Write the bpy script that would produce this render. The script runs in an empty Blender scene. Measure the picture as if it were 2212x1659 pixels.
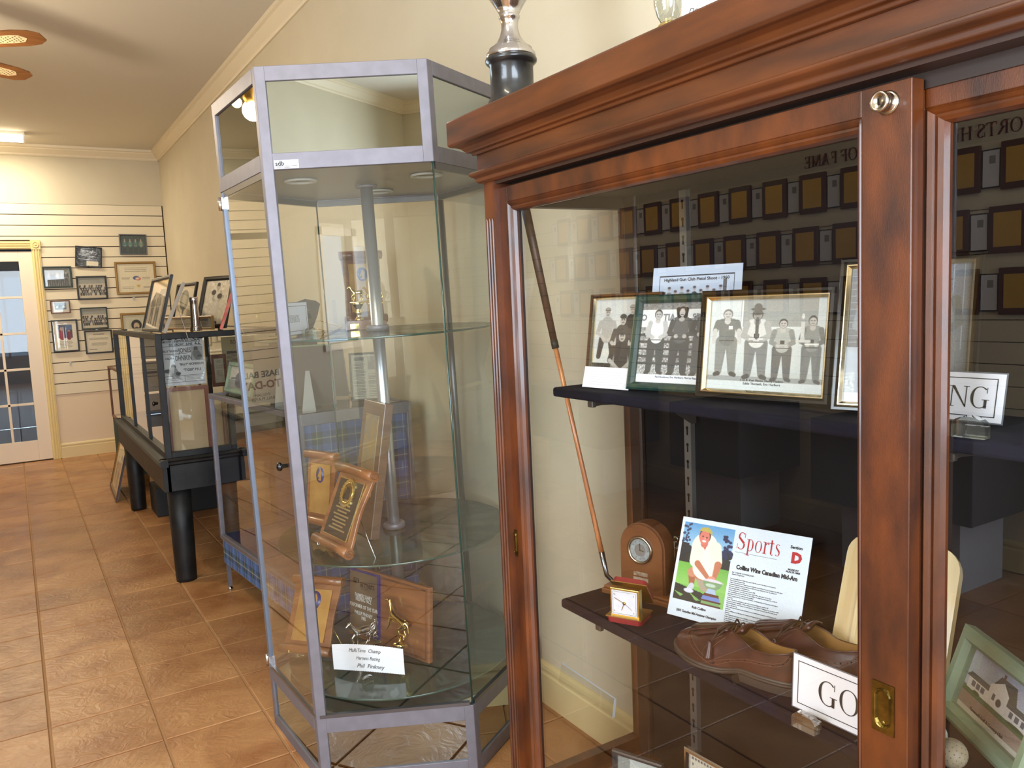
import bpy, bmesh, math, random
import numpy as np
from mathutils import Vector, Matrix
random.seed(7); rng = np.random.RandomState(3)
SC = bpy.context.scene; COL = SC.collection
PI = math.pi

# ------------------------------------------------------------------ camera
CX, CY, FPX, EYE = 1106.0, 829.5, 1752.5925798, 1.385
RR = np.array([[0.0, 0.0, 0.0]] * 3)
def _cam():
    a = np.array([22 - CX, 691 - CY, FPX]); b = np.array([3980 - CX, 513 - CY, FPX])
    Y = a / np.linalg.norm(a); X = b / np.linalg.norm(b)
    Z = np.cross(X, Y); Z /= np.linalg.norm(Z)
    if Z[1] > 0: Z = -Z
    return np.array([X, Y, Z])
RR = _cam()
cam = bpy.data.cameras.new('camera'); cam_o = bpy.data.objects.new('camera', cam); COL.objects.link(cam_o)
cam.sensor_width = 36; cam.lens = FPX / 2212 * 36; cam.clip_start = .01; cam.clip_end = 100
r_, d_, f_ = RR[:, 0], RR[:, 1], RR[:, 2]
cam_o.matrix_world = Matrix(((r_[0], -d_[0], -f_[0], 0), (r_[1], -d_[1], -f_[1], 0), (r_[2], -d_[2], -f_[2], EYE), (0, 0, 0, 1)))
SC.camera = cam_o
def at(px, py, axis, val):
    """world point where the sight line of a photo pixel meets a plane of the room"""
    d = RR @ np.array([px - CX, py - CY, FPX]); o = np.array([0, 0, EYE])
    return Vector(o + (val - o[axis]) / d[axis] * d)

# ------------------------------------------------------------------ look
vs = SC.view_settings
vs.view_transform = 'Standard'; vs.look = 'None'; vs.gamma = 1; vs.use_curve_mapping = False
vs.exposure = 0.12
SC.cycles.max_bounces = 10; SC.cycles.transparent_max_bounces = 32; SC.cycles.caustics_reflective = False; SC.cycles.caustics_refractive = False
SC.cycles.sample_clamp_indirect = 6
W = bpy.data.worlds.new('sky'); SC.world = W; W.use_nodes = True
W.node_tree.nodes['Background'].inputs[0].default_value = (.55, .75, 1.0, 1); W.node_tree.nodes['Background'].inputs[1].default_value = 3.2

def area(name, loc, target, sx, sy, power, col):
    l = bpy.data.lights.new(name, 'AREA'); l.shape = 'RECTANGLE'; l.size = sx; l.size_y = sy; l.energy = power; l.color = col
    o = bpy.data.objects.new(name, l); COL.objects.link(o); o.location = loc
    o.rotation_euler = (Vector(target) - Vector(loc)).to_track_quat('-Z', 'Y').to_euler()
    return o
# daylight that comes in by the glazed front of the room, behind the camera
area('daylight_front', (-.1, -2.3, 1.55), (.2, 2, 1.1), 2.4, 1.75, 178, (.80, .90, 1.0))
area('added_side_fill', (-1.76, .72, 1.6), (1.4, 1.2, 1.3), 1.45, 1.3, 78, (.80, .90, 1.0))  # unseen side fill, added to brighten the cabinet and its contents

def lin(c):
    return tuple(((x / 255) / 12.92 if x / 255 <= .04045 else ((x / 255 + .055) / 1.055) ** 2.4) for x in c)

# ------------------------------------------------------------------ materials
MATS = {}
def nt(m): return m.node_tree.nodes, m.node_tree.links
def mat(name, col, rough=.5, metal=0, coat=0, coat_rough=.08, emit=0, col2=None, scale=8, stretch=(1, 1, 1), detail=4, bump=0, bscale=None, lo=.35, hi=.65, spec=.5, alpha=1, ior=1.5):
    if name in MATS: return MATS[name]
    m = bpy.data.materials.new(name); m.use_nodes = True; n, l = nt(m); b = n['Principled BSDF']
    c = lin(col); b.inputs['Base Color'].default_value = (*c, 1); b.inputs['Roughness'].default_value = rough
    b.inputs['Metallic'].default_value = metal; b.inputs['Coat Weight'].default_value = coat; b.inputs['Coat Roughness'].default_value = coat_rough
    b.inputs['Specular IOR Level'].default_value = spec; b.inputs['IOR'].default_value = ior
    if emit: b.inputs['Emission Color'].default_value = (*c, 1); b.inputs['Emission Strength'].default_value = emit
    if col2 or bump:
        tc = n.new('ShaderNodeTexCoord'); mp = n.new('ShaderNodeMapping'); mp.inputs['Scale'].default_value = stretch; l.new(tc.outputs['Object'], mp.inputs[0])
    if col2:
        no = n.new('ShaderNodeTexNoise'); no.inputs['Scale'].default_value = scale; no.inputs['Detail'].default_value = detail; l.new(mp.outputs[0], no.inputs['Vector'])
        cr = n.new('ShaderNodeValToRGB'); cr.color_ramp.elements[0].position = lo; cr.color_ramp.elements[1].position = hi
        cr.color_ramp.elements[0].color = (*c, 1); cr.color_ramp.elements[1].color = (*lin(col2), 1)
        l.new(no.outputs[0], cr.inputs[0]); l.new(cr.outputs[0], b.inputs['Base Color'])
        if emit: l.new(cr.outputs[0], b.inputs['Emission Color'])
    if bump:
        nb = n.new('ShaderNodeTexNoise'); nb.inputs['Scale'].default_value = bscale or scale; nb.inputs['Detail'].default_value = 5; l.new(mp.outputs[0], nb.inputs['Vector'])
        bu = n.new('ShaderNodeBump'); bu.inputs['Strength'].default_value = bump; bu.inputs['Distance'].default_value = .002; l.new(nb.outputs[0], bu.inputs['Height']); l.new(bu.outputs[0], b.inputs['Normal'])
    MATS[name] = m; return m
def glass(name, tint=(1, 1, 1), refl=1.0, base=.0, ior=1.5, rough=0.0, rcol=(1, 1, 1)):
    """thin pane: clear, with the mirror image of the room laid over it by Fresnel's law"""
    if name in MATS: return MATS[name]
    m = bpy.data.materials.new(name); m.use_nodes = True; n, l = nt(m); n.remove(n['Principled BSDF']); o = n['Material Output']
    t = n.new('ShaderNodeBsdfTransparent'); t.inputs[0].default_value = (*tint, 1); g = n.new('ShaderNodeBsdfGlossy'); g.inputs['Roughness'].default_value = rough; g.inputs[0].default_value = (*rcol, 1)
    ge = n.new('ShaderNodeNewGeometry'); dt = n.new('ShaderNodeVectorMath'); dt.operation = 'DOT_PRODUCT'; l.new(ge.outputs['Incoming'], dt.inputs[0]); l.new(ge.outputs['Normal'], dt.inputs[1])
    def M(op, a, b=None, c=None, clamp=False):
        q = n.new('ShaderNodeMath'); q.operation = op; q.use_clamp = clamp
        for i, v in enumerate((a, b, c)):
            if v is None: continue
            if isinstance(v, (int, float)): q.inputs[i].default_value = v
            else: l.new(v, q.inputs[i])
        return q.outputs[0]
    f0 = ((ior - 1) / (ior + 1)) ** 2
    F = M('MULTIPLY_ADD', M('POWER', M('SUBTRACT', 1.0, M('ABSOLUTE', dt.outputs['Value']), clamp=True), 5.0), 1 - f0, f0)
    F2 = M('DIVIDE', M('MULTIPLY', F, 2.0), M('ADD', F, 1.0))          # both surfaces of the pane
    fac = M('MULTIPLY_ADD', F2, refl, base, clamp=True)
    mx = n.new('ShaderNodeMixShader'); l.new(fac, mx.inputs[0]); l.new(t.outputs[0], mx.inputs[1]); l.new(g.outputs[0], mx.inputs[2]); l.new(mx.outputs[0], o.inputs[0])
    MATS[name] = m; return m
def crystal(name, col=(.93, .96, .95)):
    if name in MATS: return MATS[name]
    m = bpy.data.materials.new(name); m.use_nodes = True; n, l = nt(m); b = n['Principled BSDF']
    b.inputs['Base Color'].default_value = (*col, 1); b.inputs['Roughness'].default_value = .02; b.inputs['Transmission Weight'].default_value = 1; b.inputs['IOR'].default_value = 1.45
    MATS[name] = m; return m
def paint_mat():
    if 'print' in MATS: return MATS['print']
    m = bpy.data.materials.new('printed_paper'); m.use_nodes = True; n, l = nt(m); b = n['Principled BSDF']
    a = n.new('ShaderNodeAttribute'); a.attribute_name = 'ink'; l.new(a.outputs[0], b.inputs['Base Color']); b.inputs['Roughness'].default_value = .45
    MATS['print'] = m; return m
def plaid_mat():
    m = bpy.data.materials.new('tartan_cloth'); m.use_nodes = True; n, l = nt(m); b = n['Principled BSDF']; b.inputs['Roughness'].default_value = .85
    tc = n.new('ShaderNodeTexCoord'); sp = n.new('ShaderNodeSeparateXYZ'); l.new(tc.outputs['Object'], sp.inputs[0])
    ad = n.new('ShaderNodeMath'); ad.operation = 'ADD'; l.new(sp.outputs[0], ad.inputs[0]); l.new(sp.outputs[1], ad.inputs[1])
    def ramp(src, period):
        d = n.new('ShaderNodeMath'); d.operation = 'DIVIDE'; d.inputs[1].default_value = period; l.new(src, d.inputs[0])
        f = n.new('ShaderNodeMath'); f.operation = 'FRACT'; l.new(d.outputs[0], f.inputs[0])
        c = n.new('ShaderNodeValToRGB'); c.color_ramp.interpolation = 'CONSTANT'; e = c.color_ramp.elements
        cols = [(0, (78, 108, 166)), (.20, (200, 204, 200)), (.225, (78, 108, 166)), (.48, (46, 66, 84)), (.62, (66, 88, 92)), (.66, (176, 172, 128)), (.70, (60, 84, 90)), (.78, (44, 64, 84)), (.90, (78, 108, 166)), (.97, (70, 98, 150))]
        e[0].position = 0; e[0].color = (*lin(cols[0][1]), 1); e[1].position = cols[1][0]; e[1].color = (*lin(cols[1][1]), 1)
        for p, q in cols[2:]:
            k = e.new(p); k.color = (*lin(q), 1)
        l.new(f.outputs[0], c.inputs[0]); return c.outputs[0]
    mx = n.new('ShaderNodeMix'); mx.data_type = 'RGBA'; mx.inputs[0].default_value = .5
    l.new(ramp(ad.outputs[0], .105), mx.inputs[6]); l.new(ramp(sp.outputs[2], .115), mx.inputs[7]); l.new(mx.outputs[2], b.inputs['Base Color'])
    return m

M_WALL = mat('beige_wall_paint', (213, 202, 177), .7, col2=(208, 197, 172), scale=3, bump=.15, bscale=180)
M_CEIL = mat('ceiling_paint', (218, 211, 198), .85, bump=.12, bscale=150)
M_TRIM = mat('cream_trim_paint', (232, 218, 190), .45)
M_CASING = mat('yellow_cream_casing', (232, 208, 140), .4)
M_BASE = mat('baseboard_cream', (226, 204, 152), .45)
M_DOOR = mat('door_white_paint', (236, 220, 198), .4)
M_SLAT = mat('slatwall_cream', (228, 215, 188), .5)
M_GROOVE = mat('slat_groove_dark', (62, 40, 26), .8)
M_GROUT = mat('grout_tan', (176, 138, 98), .9, bump=.3, bscale=300)
M_ALU = mat('brushed_aluminium', (124, 121, 130), .48, .4, col2=(117, 114, 122), scale=30)
M_ALUD = mat('dark_aluminium', (108, 106, 108), .3, .8)
M_CHROME = mat('polished_silver', (204, 202, 204), .15, 1)
M_GOLD = mat('gold_plate', (232, 206, 128), .14, 1)
M_SILV = mat('antique_silver', (210, 204, 196), .22, 1)
M_BRASS = mat('tarnished_brass', (142, 122, 62), .3, 1, col2=(104, 88, 44), scale=40)
M_BLACKW = mat('black_painted_wood', (17, 16, 17), .5, spec=.35, col2=(34, 32, 31), scale=12, bump=.3, bscale=60)
M_BLACK = mat('black_gloss', (12, 12, 14), .2, coat=.3)
M_CHERRY = mat('cherry_varnish', (50, 20, 5), .42, coat=.4, coat_rough=.10, col2=(104, 50, 10), scale=8, stretch=(2.4, 2.4, .9), detail=8, lo=.3, hi=.74, bump=.12, bscale=260)
M_CHERRYH = mat('cherry_varnish_level', (54, 25, 9), .42, coat=.4, coat_rough=.10, col2=(106, 54, 18), scale=5, stretch=(3, .8, 5), detail=6, lo=.28, hi=.76, bump=.12, bscale=260)
M_CLOTH = mat('navy_velvet', (22, 20, 34), .95, col2=(16, 14, 22), scale=14, spec=.2)
M_BACK = mat('black_backing_cloth', (24, 21, 22), .95, spec=.15)
M_WALNUT = mat('walnut_wood', (112, 66, 36), .35, coat=.3, col2=(146, 92, 54), scale=5, stretch=(1, 1, 9), detail=6)
M_WALNUTD = mat('dark_walnut_wood', (82, 48, 28), .4, coat=.2, col2=(112, 68, 40), scale=6, stretch=(9, 1, 1), detail=6)
M_OAK = mat('pale_varnished_wood', (216, 190, 140), .3, coat=.4, col2=(194, 162, 108), scale=4, stretch=(8, 8, 1), detail=5)
M_PAPER = mat('white_paper', (232, 230, 236), .6)
M_CREAM = mat('cream_mat_board', (228, 214, 182), .8)
M_INK = mat('black_ink', (26, 24, 26), .6)
M_INKB = mat('blue_ink', (70, 76, 120), .6)
M_RED = mat('red_ink', (190, 32, 40), .6)
M_GREY = mat('grey_card', (150, 146, 140), .8)
M_GREEN = mat('sage_green_frame', (128, 146, 118), .45, col2=(116, 136, 112), scale=20)
M_GREENM = mat('green_marbled_frame', (22, 56, 52), .3, coat=.4, col2=(62, 78, 56), scale=60, detail=8, lo=.5, hi=.75)
M_TEAL = mat('green_canvas', (38, 62, 56), .9)
M_NAVY = mat('navy_drape', (28, 40, 92), .9)
M_PLAID = plaid_mat()
G_CASE = glass('case_glass', (.95, .975, .955), 1.0)
G_CAB = glass('cabinet_glass', (.96, .965, .95), 1.0)
G_PIC = glass('picture_glass', (1, 1, 1), .5)
G_DOOR = glass('door_pane_glass', (.9, .93, .95), .55)
G_FASC = glass('grey_mirror_glass', (.10, .10, .09), .5, .50, rcol=(.72, .78, .76))
G_SHELF = glass('shelf_glass', (.93, .97, .945), .6)
G_EDGE = mat('glass_edge_green', (36, 66, 58), .15, coat=.5)
G_CRYS = glass('clear_acrylic', (.80, .84, .82), 1.6, .10)

# ------------------------------------------------------------------ geometry helpers
class MB:
    def __init__(s): s.v = []; s.f = []; s.sm = []
    def add(s, vs, fs, sm=False):
        k = len(s.v); s.v += [tuple(x) for x in vs]; s.f += [tuple(i + k for i in f) for f in fs]; s.sm += [sm] * len(fs); return s
    def box(s, x0, x1, y0, y1, z0, z1, M=None):
        vs = [Vector((x, y, z)) for z in (z0, z1) for x, y in ((x0, y0), (x1, y0), (x1, y1), (x0, y1))]
        if M is not None: vs = [M @ v for v in vs]
        return s.add(vs, [(3, 2, 1, 0), (4, 5, 6, 7), (0, 1, 5, 4), (1, 2, 6, 5), (2, 3, 7, 6), (3, 0, 4, 7)])
    def bar(s, a, b, w, h, up=(0, 0, 1)):
        a = Vector(a); b = Vector(b); d = (b - a).normalized(); u = Vector(up); x = d.cross(u)
        if x.length < 1e-4: x = d.cross(Vector((1, 0, 0)))
        x.normalize(); u = x.cross(d)
        vs = [p + x * i * w / 2 + u * j * h / 2 for p in (a, b) for i, j in ((-1, -1), (1, -1), (1, 1), (-1, 1))]
        return s.add(vs, [(3, 2, 1, 0), (4, 5, 6, 7), (0, 1, 5, 4), (1, 2, 6, 5), (2, 3, 7, 6), (3, 0, 4, 7)])
    def tube(s, pts, r, n=8, caps=True):
        pts = [Vector(p) for p in pts]; k = len(pts); rs = r if isinstance(r, (list, tuple)) else [r] * k; vs = []; fs = []
        prev = None
        for i, p in enumerate(pts):
            d = (pts[min(i + 1, k - 1)] - pts[max(i - 1, 0)]).normalized()
            if prev is None:
                x = d.cross(Vector((0, 0, 1)));
                if x.length < .05: x = d.cross(Vector((1, 0, 0)))
            else:
                x = prev - d * prev.dot(d)
            x.normalize(); prev = x; y = d.cross(x)
            vs += [p + (x * math.cos(2 * PI * j / n) + y * math.sin(2 * PI * j / n)) * rs[i] for j in range(n)]
        for i in range(k - 1):
            for j in range(n): fs.append((i * n + j, i * n + (j + 1) % n, (i + 1) * n + (j + 1) % n, (i + 1) * n + j))
        s.add(vs, fs, True)
        if caps: s.add(vs[:n], [tuple(reversed(range(n)))]); s.add(vs[-n:], [tuple(range(n))])
        return s
    def lathe(s, prof, n=24, M=None, sx=1, sy=1):
        vs = []; fs = []
        for r, z in prof:
            for j in range(n):
                a = 2 * PI * j / n; v = Vector((r * math.cos(a) * sx, r * math.sin(a) * sy, z)); vs.append(M @ v if M is not None else v)
        for i in range(len(prof) - 1):
            for j in range(n): fs.append((i * n + j, i * n + (j + 1) % n, (i + 1) * n + (j + 1) % n, (i + 1) * n + j))
        s.add(vs, fs, True)
        if prof[0][0] > 1e-5: s.add(vs[:n], [tuple(reversed(range(n)))])
        if prof[-1][0] > 1e-5: s.add(vs[-n:], [tuple(range(n))])
        return s
    def ball(s, c, rx, ry=None, rz=None, n=14, M=None):
        ry = ry or rx; rz = rz or rx; m = n // 2; vs = []; fs = []
        for i in range(m + 1):
            t = PI * i / m
            for j in range(n):
                a = 2 * PI * j / n; v = Vector((rx * math.sin(t) * math.cos(a), ry * math.sin(t) * math.sin(a), -rz * math.cos(t)))
                if M is not None: v = M @ v
                vs.append(v + Vector(c))
        for i in range(m):
            for j in range(n): fs.append((i * n + j, i * n + (j + 1) % n, (i + 1) * n + (j + 1) % n, (i + 1) * n + j))
        return s.add(vs, fs, True)
    def prism(s, poly, a0, a1, fn, sm=False):
        """poly in 2-D, extruded from a0 to a1; fn(u, v, a) -> point"""
        n = len(poly); vs = [fn(u, v, a0) for u, v in poly] + [fn(u, v, a1) for u, v in poly]
        s.add(vs, [(i, (i + 1) % n, n + (i + 1) % n, n + i) for i in range(n)], sm)
        s.add(vs[:n], [tuple(reversed(range(n)))]); s.add(vs[n:], [tuple(range(n))]); return s
    def grid(s, P, nu, nv, closed_u=False, closed_v=False, sm=True):
        vs = [P(i, j) for i in range(nu) for j in range(nv)]; fs = []
        for i in range(nu if closed_u else nu - 1):
            for j in range(nv if closed_v else nv - 1):
                a = i % nu; b = (i + 1) % nu; c = j; d = (j + 1) % nv
                fs.append((a * nv + c, b * nv + c, b * nv + d, a * nv + d))
        return s.add(vs, fs, sm)
    def build(s, name, m, parent=None, bevel=0, solid=0, seg=2, sub=0, fix=True, loc=None):
        me = bpy.data.meshes.new(name); me.from_pydata(s.v, [], s.f); me.polygons.foreach_set('use_smooth', s.sm)
        if fix:
            bm = bmesh.new(); bm.from_mesh(me); bmesh.ops.remove_doubles(bm, verts=bm.verts, dist=1e-6) if any(s.sm) else None
            bmesh.ops.recalc_face_normals(bm, faces=bm.faces); bm.to_mesh(me); bm.free()
        me.materials.append(m); o = bpy.data.objects.new(name, me); COL.objects.link(o)
        if parent: o.parent = parent
        if loc is not None: o.location = loc
        if solid: k = o.modifiers.new('thick', 'SOLIDIFY'); k.thickness = solid; k.offset = 0
        if bevel: k = o.modifiers.new('edge', 'BEVEL'); k.width = bevel; k.segments = seg; k.limit_method = 'ANGLE'
        if sub: k = o.modifiers.new('sub', 'SUBSURF'); k.levels = sub; k.render_levels = sub
        return o
def tag(o, label=None, cat=None, group=None, kind=None):
    if label: o['label'] = label
    if cat: o['category'] = cat
    if group: o['group'] = group
    if kind: o['kind'] = kind
    return o
def thing(name, label, cat, M=None, group=None):
    o = bpy.data.objects.new(name, None); COL.objects.link(o); o.empty_display_size = .05
    if M is not None: o.matrix_world = M if isinstance(M, Matrix) else Matrix.Translation(Vector(M))
    return tag(o, label, cat, group)
def struct(o): o['kind'] = 'structure'; return o
def pose(loc, yaw=0, lean=0, roll=0):
    """upright face in the local XZ plane looking to -Y, leaned back, then turned"""
    return Matrix.Translation(Vector(loc)) @ Matrix.Rotation(yaw, 4, 'Z') @ Matrix.Rotation(-lean, 4, 'X') @ Matrix.Rotation(roll, 4, 'Y')
def skin(name, verts, edges, m, parent, sub=1):
    me = bpy.data.meshes.new(name); me.from_pydata([v[:3] for v in verts], edges, []); me.materials.append(m)
    o = bpy.data.objects.new(name, me); COL.objects.link(o); o.parent = parent
    k = o.modifiers.new('skin', 'SKIN'); k.use_smooth_shade = True
    lay = me.skin_vertices[0].data if me.skin_vertices else None
    if lay is None:
        bm = bmesh.new(); bm.from_mesh(me); bm.verts.layers.skin.verify(); bm.to_mesh(me); bm.free(); lay = me.skin_vertices[0].data
    for i, v in enumerate(verts):
        lay[i].radius = (v[3], v[3] if len(v) < 5 else v[4]); lay[i].use_root = (i == 0)
    q = o.modifiers.new('sub', 'SUBSURF'); q.levels = sub; q.render_levels = sub
    return o
def text(s, size, m, parent, name='lettering', M=None, align='CENTER', shear=0, off=0, depth=.0002, sx=1, line=1.0):
    c = bpy.data.curves.new('t', 'FONT'); c.body = s; c.size = size; c.align_x = align; c.align_y = 'CENTER'; c.shear = shear; c.offset = off; c.extrude = depth; c.resolution_u = 2; c.space_line = line
    o = bpy.data.objects.new('t', c); me = bpy.data.meshes.new_from_object(o); me.name = name; bpy.data.objects.remove(o); bpy.data.curves.remove(c)
    # text lies in XY; stand it up in the XZ plane, facing -Y
    T = Matrix.Rotation(PI / 2, 4, 'X') @ Matrix.Diagonal((sx, 1, 1, 1))
    if M is not None: T = M @ T
    me.transform(T); me.materials.clear(); me.materials.append(m)
    o = bpy.data.objects.new(name, me); COL.objects.link(o); o.parent = parent; return o

# serif capitals and letters made of ribbons: (x, y, width, angle-free) outlines in a unit-high box
def _arc(cx, cy, rx, ry, a0, a1, n, t0, t1):
    """ribbon along an ellipse; thickness runs from thin (top/bottom, t0) to thick (sides, t1)"""
    out = []; inn = []
    for i in range(n + 1):
        a = math.radians(a0 + (a1 - a0) * i / n); t = t0 + (t1 - t0) * abs(math.cos(a)) ** 1.4
        out.append((cx + rx * math.cos(a), cy + ry * math.sin(a))); inn.append((cx + (rx - t) * math.cos(a), cy + (ry - t0) * math.sin(a)))
    return [[out[i], out[i + 1], inn[i + 1], inn[i]] for i in range(n)]
def _rc(x0, y0, x1, y1): return [[(x0, y0), (x1, y0), (x1, y1), (x0, y1)]]
def _ln(x0, y0, x1, y1, t): return [[(x0 - t / 2, y0), (x0 + t / 2, y0), (x1 + t / 2, y1), (x1 - t / 2, y1)]]
def _stem(x, w=.13, y0=0, y1=1, sw=.1, st=.03): return _rc(x, y0, x + w, y1) + _rc(x - sw, y0, x + w + sw, y0 + st) + _rc(x - sw, y1 - st, x + w + sw, y1)
GL = {
 'I': (.40, _stem(.13)), 'N': (.98, _rc(.12, 0, .165, 1) + _rc(0, 0, .28, .03) + _rc(0, .97, .2, 1) + [[(.10, 1), (.25, 1), (.86, 0), (.80, 0)]] + _rc(.80, 0, .845, 1) + _rc(.68, .97, .96, 1)),
 'G': (.95, _arc(.46, .5, .44, .52, 48, 312, 22, .04, .14) + _rc(.66, .0, .79, .40) + _rc(.56, .38, .90, .41) + _rc(.76, .70, .79, .98)),
 'O': (.95, _arc(.46, .5, .44, .52, 0, 360, 30, .035, .13)),
 'L': (.74, _stem(.12) + _rc(.12, 0, .66, .035) + [[(.62, 0), (.66, 0), (.72, .26), (.69, .26)]]),
 'F': (.70, _stem(.12) + _rc(.12, .96, .64, 1) + _rc(.25, .50, .5, .53) + _rc(.61, .78, .64, 1) + _rc(.48, .42, .51, .62)),
 'E': (.76, _stem(.12) + _rc(.12, .96, .64, 1) + _rc(.12, 0, .66, .04) + _rc(.25, .50, .5, .53) + _rc(.61, .78, .64, 1) + _rc(.63, 0, .67, .24) + _rc(.48, .42, .51, .62)),
 'H': (.98, _stem(.12) + _stem(.70) + _rc(.2, .49, .75, .53)),
 'A': (.92, _ln(.44, 1, .16, 0, .045) + _ln(.44, 1, .76, 0, .15) + _rc(0, 0, .28, .03) + _rc(.58, 0, .92, .03) + _rc(.24, .32, .64, .36)),
 'R': (.88, _stem(.12) + _arc(.30, .745, .34, .255, -90, 90, 10, .035, .12) + _rc(.2, .965, .32, 1) + _rc(.2, .49, .32, .525) + _ln(.40, .51, .74, 0, .14) + _rc(.66, 0, .90, .03)),
 'C': (.88, _arc(.46, .5, .44, .52, 48, 312, 22, .04, .14) + _rc(.74, .70, .77, .98)),
 'M': (1.12, _rc(.14, 0, .18, 1) + _rc(0, 0, .3, .03) + [[(.12, 1), (.26, 1), (.56, .08), (.52, .0)]] + [[(.84, 1), (.90, 1), (.56, 0), (.52, .0)]] + _stem(.86, .13, sw=.08)),
 'T': (.80, _stem(.33, .13) + _rc(.02, .96, .78, 1) + _rc(.02, .76, .05, 1) + _rc(.75, .76, .78, 1)),
 'P': (.74, _stem(.12) + _arc(.30, .735, .36, .265, -90, 90, 10, .035, .12) + _rc(.2, .965, .32, 1) + _rc(.2, .47, .32, .505)),
 'S': (.66, _arc(.33, .75, .26, .26, 40, 205, 10, .04, .11) + [[(.075, .66), (.20, .72), (.58, .42), (.46, .34)]] + _arc(.32, .26, .28, .27, 25, -140, 10, .04, .12) + _rc(.53, .72, .56, .98) + _rc(.05, .02, .08, .32)),
 'p': (.56, _rc(.1, -.28, .2, .68) + _rc(0, -.28, .3, -.25) + _rc(0, .65, .12, .68) + _arc(.27, .33, .24, .35, -115, 115, 14, .035, .10)),
 'o': (.52, _arc(.26, .33, .24, .35, 0, 360, 20, .03, .09)),
 'r': (.40, _rc(.1, 0, .2, .68) + _rc(0, 0, .3, .03) + _rc(0, .65, .12, .68) + _arc(.34, .46, .16, .22, 60, 160, 6, .05, .07) + _rc(.34, .55, .42, .66)),
 't': (.34, _rc(.1, .06, .2, .85) + _rc(0, .64, .32, .68) + _arc(.23, .12, .13, .14, 180, 310, 7, .04, .08)),
 's': (.42, _arc(.21, .51, .15, .17, 40, 200, 8, .03, .07) + [[(.06, .46), (.14, .50), (.38, .26), (.30, .20)]] + _arc(.20, .17, .17, .18, 25, -140, 8, .03, .07)),
 ' ': (.3, []),
}
def serif(s, h, m, parent, x0, z0, y=-.0006, sx=1, sp=.04, name='lettering', center=False):
    mb = MB(); wtot = sum((GL[c][0] + sp) * h * sx for c in s); x = x0 - (wtot / 2 if center else 0)
    for c in s:
        adv, polys = GL[c]
        for p in polys: mb.add([(x + u * h * sx, y, z0 + v * h) for u, v in p], [tuple(range(len(p)))])
        x += (adv + sp) * h * sx
    return mb.build(name, m, parent, fix=False)

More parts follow.
